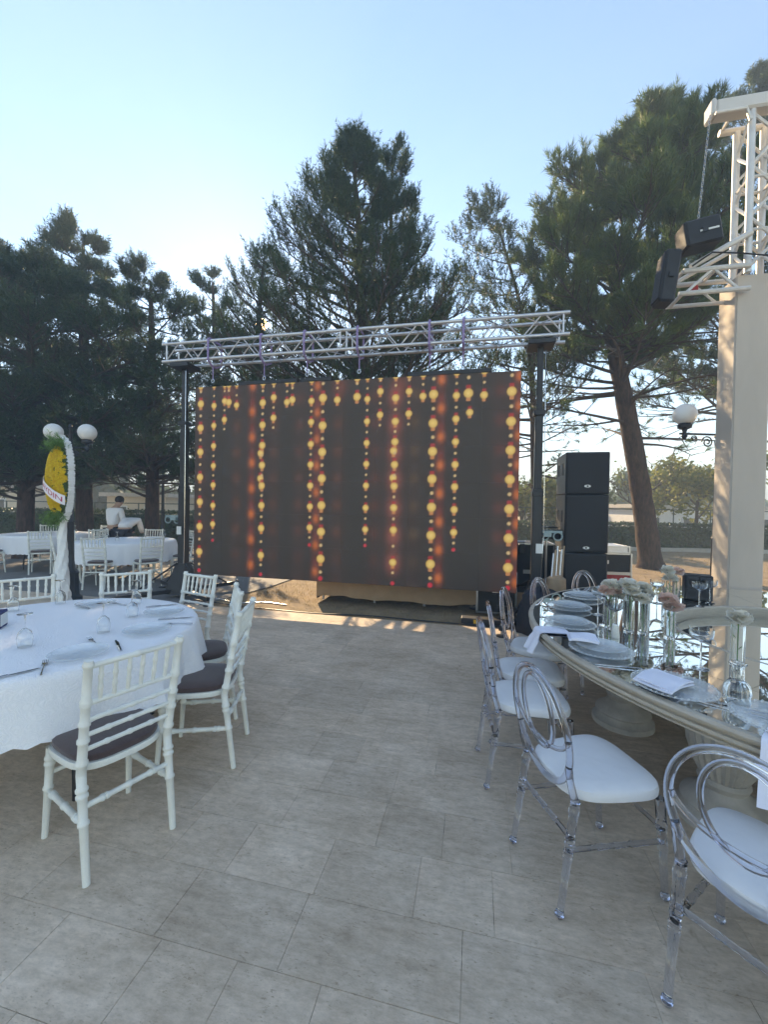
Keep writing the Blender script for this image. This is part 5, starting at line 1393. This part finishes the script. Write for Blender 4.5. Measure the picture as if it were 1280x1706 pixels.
def shaker(name, label, x, y, m):
    s = thing(name, label, 'shaker', (x, y, MZ), 0, 'shakers on the mirror table')
    MB().lathe([(.001, 0), (.024, 0), (.025, .004), (.020, .055), (.019, .062)], 20).build('body', m, s)
    MB().lathe([(.0195, .062), (.020, .066), (.016, .078), (.001, .082)], 20).build('cap', 'steel' if m == 'glass' else m, s)
shaker('salt_shaker', 'white salt shaker left of the vase cluster', 1.438, 2.50, 'white_paint')
shaker('pepper_shaker', 'clear glass pepper shaker beside the white one', 1.370, 2.53, 'glass')
bb = thing('small_speaker', 'small black box with four square panels in front of the column', 'box', (2.80, 3.62, MZ), rad(-28))
MB().cbox((0, 0, .115), (.20, .14, .22), .006).build('body', 'black_wood', bb, False)
for sx in (-1, 1):
    for sz in (-1, 1):
        p = MB().cbox((sx * .046, -.073, .115 + sz * .05), (.082, .012, .088), .004).build('panel', 'lamp_iron', bb, False)
        MB().lathe([(.001, 0), (.026, 0), (.030, .004), (.001, .006)], 16).build('cone', 'grille', p).matrix_local = Matrix.Translation((sx * .046, -.079, .115 + sz * .05)) @ Matrix.Rotation(PI / 2, 4, 'X')

# ---------------------------------------------------------------- two waiters beside the far tables
def skin_obj(name, verts, edges, radii, m, parent, root=0, lv=2):
    me = bpy.data.meshes.new(name); bm = bmesh.new(); ly = bm.verts.layers.skin.verify()
    bv = [bm.verts.new(v) for v in verts]
    for a, b in edges: bm.edges.new((bv[a], bv[b]))
    for i, (v, r_) in enumerate(zip(bv, radii)):
        v[ly].radius = r_ if isinstance(r_, tuple) else (r_, r_); v[ly].use_root = (i == root)
    bm.to_mesh(me); bm.free(); me.materials.append(MATS[m])
    o = link(name, me, parent); o.modifiers.new('skin', 'SKIN').use_smooth_shade = True
    s = o.modifiers.new('sub', 'SUBSURF'); s.levels = s.render_levels = lv
    return o
def chain(*ids): return [(ids[i], ids[i + 1]) for i in range(len(ids) - 1)]
def person(label, loc, rz, pts):
    # pts: pelvis, waist, chest, neck, head_base, head, then per side: shoulder elbow wrist hand, hip knee ankle toe
    p = thing('person', label, 'person', loc, rz, 'waiters by the far tables')
    P = pts
    V = [P['pel'], P['wai'], P['che'], P['nec'], P['hb'], P['hd']]; R_ = [(.13, .10), (.12, .09), (.16, .10), .055, .075, .088]
    E_ = chain(0, 1, 2, 3, 4, 5)
    for s in 'LR':
        i = len(V); V += [P['sh' + s], P['el' + s], P['wr' + s], P['ha' + s]]; R_ += [.058, .043, .030, .038]; E_ += [(2, i)] + chain(i, i + 1, i + 2, i + 3)
        j = len(V)
        hv = Vector(P['ha' + s]) - Vector(P['wr' + s])
        for q_ in range(5):
            off = Vector((.018 * (q_ - 2), 0, 0)) if q_ else Vector((.04, 0.0, .02))
            V += [tuple(Vector(P['ha' + s]) + off * .8 + hv * .35), tuple(Vector(P['ha' + s]) + off + hv * (.85 if q_ else .4))]; R_ += [.0105, .008]
            E_ += [(i + 3, len(V) - 2), (len(V) - 2, len(V) - 1)]
        i = len(V); V += [P['hi' + s], P['kn' + s], P['an' + s], P['to' + s]]; R_ += [.085, .058, .042, .042]; E_ += [(0, i)] + chain(i, i + 1, i + 2, i + 3)
    skin_obj('body', V, E_, R_, 'skin', p)
    Vs = [P['pel'], P['wai'], P['che'], tuple(Vector(P['che']).lerp(Vector(P['nec']), .7))]; Rs = [(.165, .125), (.15, .115), (.19, .125), .075]; Es = chain(0, 1, 2, 3)
    for s in 'LR':
        i = len(Vs); Vs += [P['sh' + s], P['el' + s], tuple(Vector(P['el' + s]).lerp(Vector(P['wr' + s]), .9))]; Rs += [.08, .062, .046]; Es += [(2, i)] + chain(i, i + 1, i + 2)
    skin_obj('shirt', Vs, Es, Rs, 'shirt', p)
    Vt = [tuple(Vector(P['pel']) + Vector((0, 0, .02)))]; Rt = [(.172, .135)]; Et = []
    for s in 'LR':
        i = len(Vt); Vt += [P['hi' + s], P['kn' + s], P['an' + s]]; Rt += [.108, .085, .068]; Et += [(0, i)] + chain(i, i + 1, i + 2)
    skin_obj('trousers', Vt, Et, Rt, 'trousers', p)
    h = Vector(P['hd']); b = Vector(P['hb']); ax = (h - b).normalized()
    hm = MB().sphere(tuple(h + ax * .035 - Vector((0, .018, 0))), .108, 16, 10, (.92, 1.0, .95)); hm.build('hair', 'hair', p)
    for s in (-1, 1):
        MB().sphere(tuple(b.lerp(h, .5) + Vector((s * .09, 0, 0))), .026, 8, 6, (.4, .8, 1.2)).build('ear', 'skin', p)
        MB().sphere(tuple(b.lerp(h, .55) + Vector((s * .033, .083, .01))), .011, 8, 6).build('eye', 'hair', p)
    MB().tube([tuple(b.lerp(h, .6) + Vector((0, .088, 0))), tuple(b.lerp(h, .25) + Vector((0, .105, 0))), tuple(b.lerp(h, .15) + Vector((0, .085, 0)))], [.009, .016, .010], 8).build('nose', 'skin', p)
    MB().tube([tuple(b.lerp(h, -.1) + Vector((x, .078, 0))) for x in (-.028, 0, .028)], .007, 6).build('mouth', 'letter', p)
person('standing waiter in white shirt and black trousers, head bowed away', (-6.72, 10.1, -.012), rad(-12),
       dict(pel=(0, 0, .93), wai=(0, .01, 1.08), che=(0, .05, 1.27), nec=(0, .10, 1.43), hb=(0, .16, 1.48), hd=(0, .20, 1.57),
            shL=(-.17, .06, 1.33), elL=(-.22, .10, 1.06), wrL=(-.17, .28, .92), haL=(-.15, .35, .90), shR=(.17, .06, 1.33), elR=(.22, .10, 1.06), wrR=(.17, .28, .92), haR=(.15, .35, .90),
            hiL=(-.09, 0, .86), knL=(-.10, .02, .47), anL=(-.10, -.02, .07), toL=(-.11, .12, .04), hiR=(.09, 0, .86), knR=(.10, .02, .47), anR=(.10, -.02, .07), toR=(.11, .12, .04)))
person('waiter in white shirt bending low over a far table', (-6.15, 9.75, -.012), rad(8),
       dict(pel=(0, -.18, .90), wai=(0, -.06, 1.02), che=(0, .17, 1.10), nec=(0, .34, 1.10), hb=(0, .42, 1.08), hd=(0, .51, 1.06),
            shL=(-.17, .22, 1.10), elL=(-.20, .30, .88), wrL=(-.14, .45, .80), haL=(-.12, .52, .79), shR=(.17, .22, 1.10), elR=(.20, .30, .88), wrR=(.14, .45, .80), haR=(.12, .52, .79),
            hiL=(-.09, -.18, .84), knL=(-.10, -.08, .46), anL=(-.10, -.16, .07), toL=(-.11, -.02, .04), hiR=(.09, -.18, .84), knR=(.10, -.08, .46), anR=(.10, -.16, .07), toR=(.11, -.02, .04)))
print('needle triangles', NT)

# ---------------------------------------------------------------- thin air volume added to imitate lens glare over the darks
hz = MB().box((0, 320, 8.3), (816, 780, 18.9)).build('glare_veil', 'paper', None, False)
tag(hz, 'thin pale air volume added over the whole place to imitate lens glare', 'glare_veil', kind='stuff')
hm_ = bpy.data.materials.new('glare_veil_air'); hm_.use_nodes = True; hn = hm_.node_tree.nodes; hn.clear()
hv_ = hn.new('ShaderNodeVolumePrincipled'); hv_.inputs['Density'].default_value = 0.0085
hv_.inputs['Color'].default_value = (0.76, 0.90, 1.0, 1); hv_.inputs['Anisotropy'].default_value = -0.05
ho = hn.new('ShaderNodeOutputMaterial'); hm_.node_tree.links.new(hv_.outputs[0], ho.inputs['Volume'])
hz.data.materials.clear(); hz.data.materials.append(hm_)
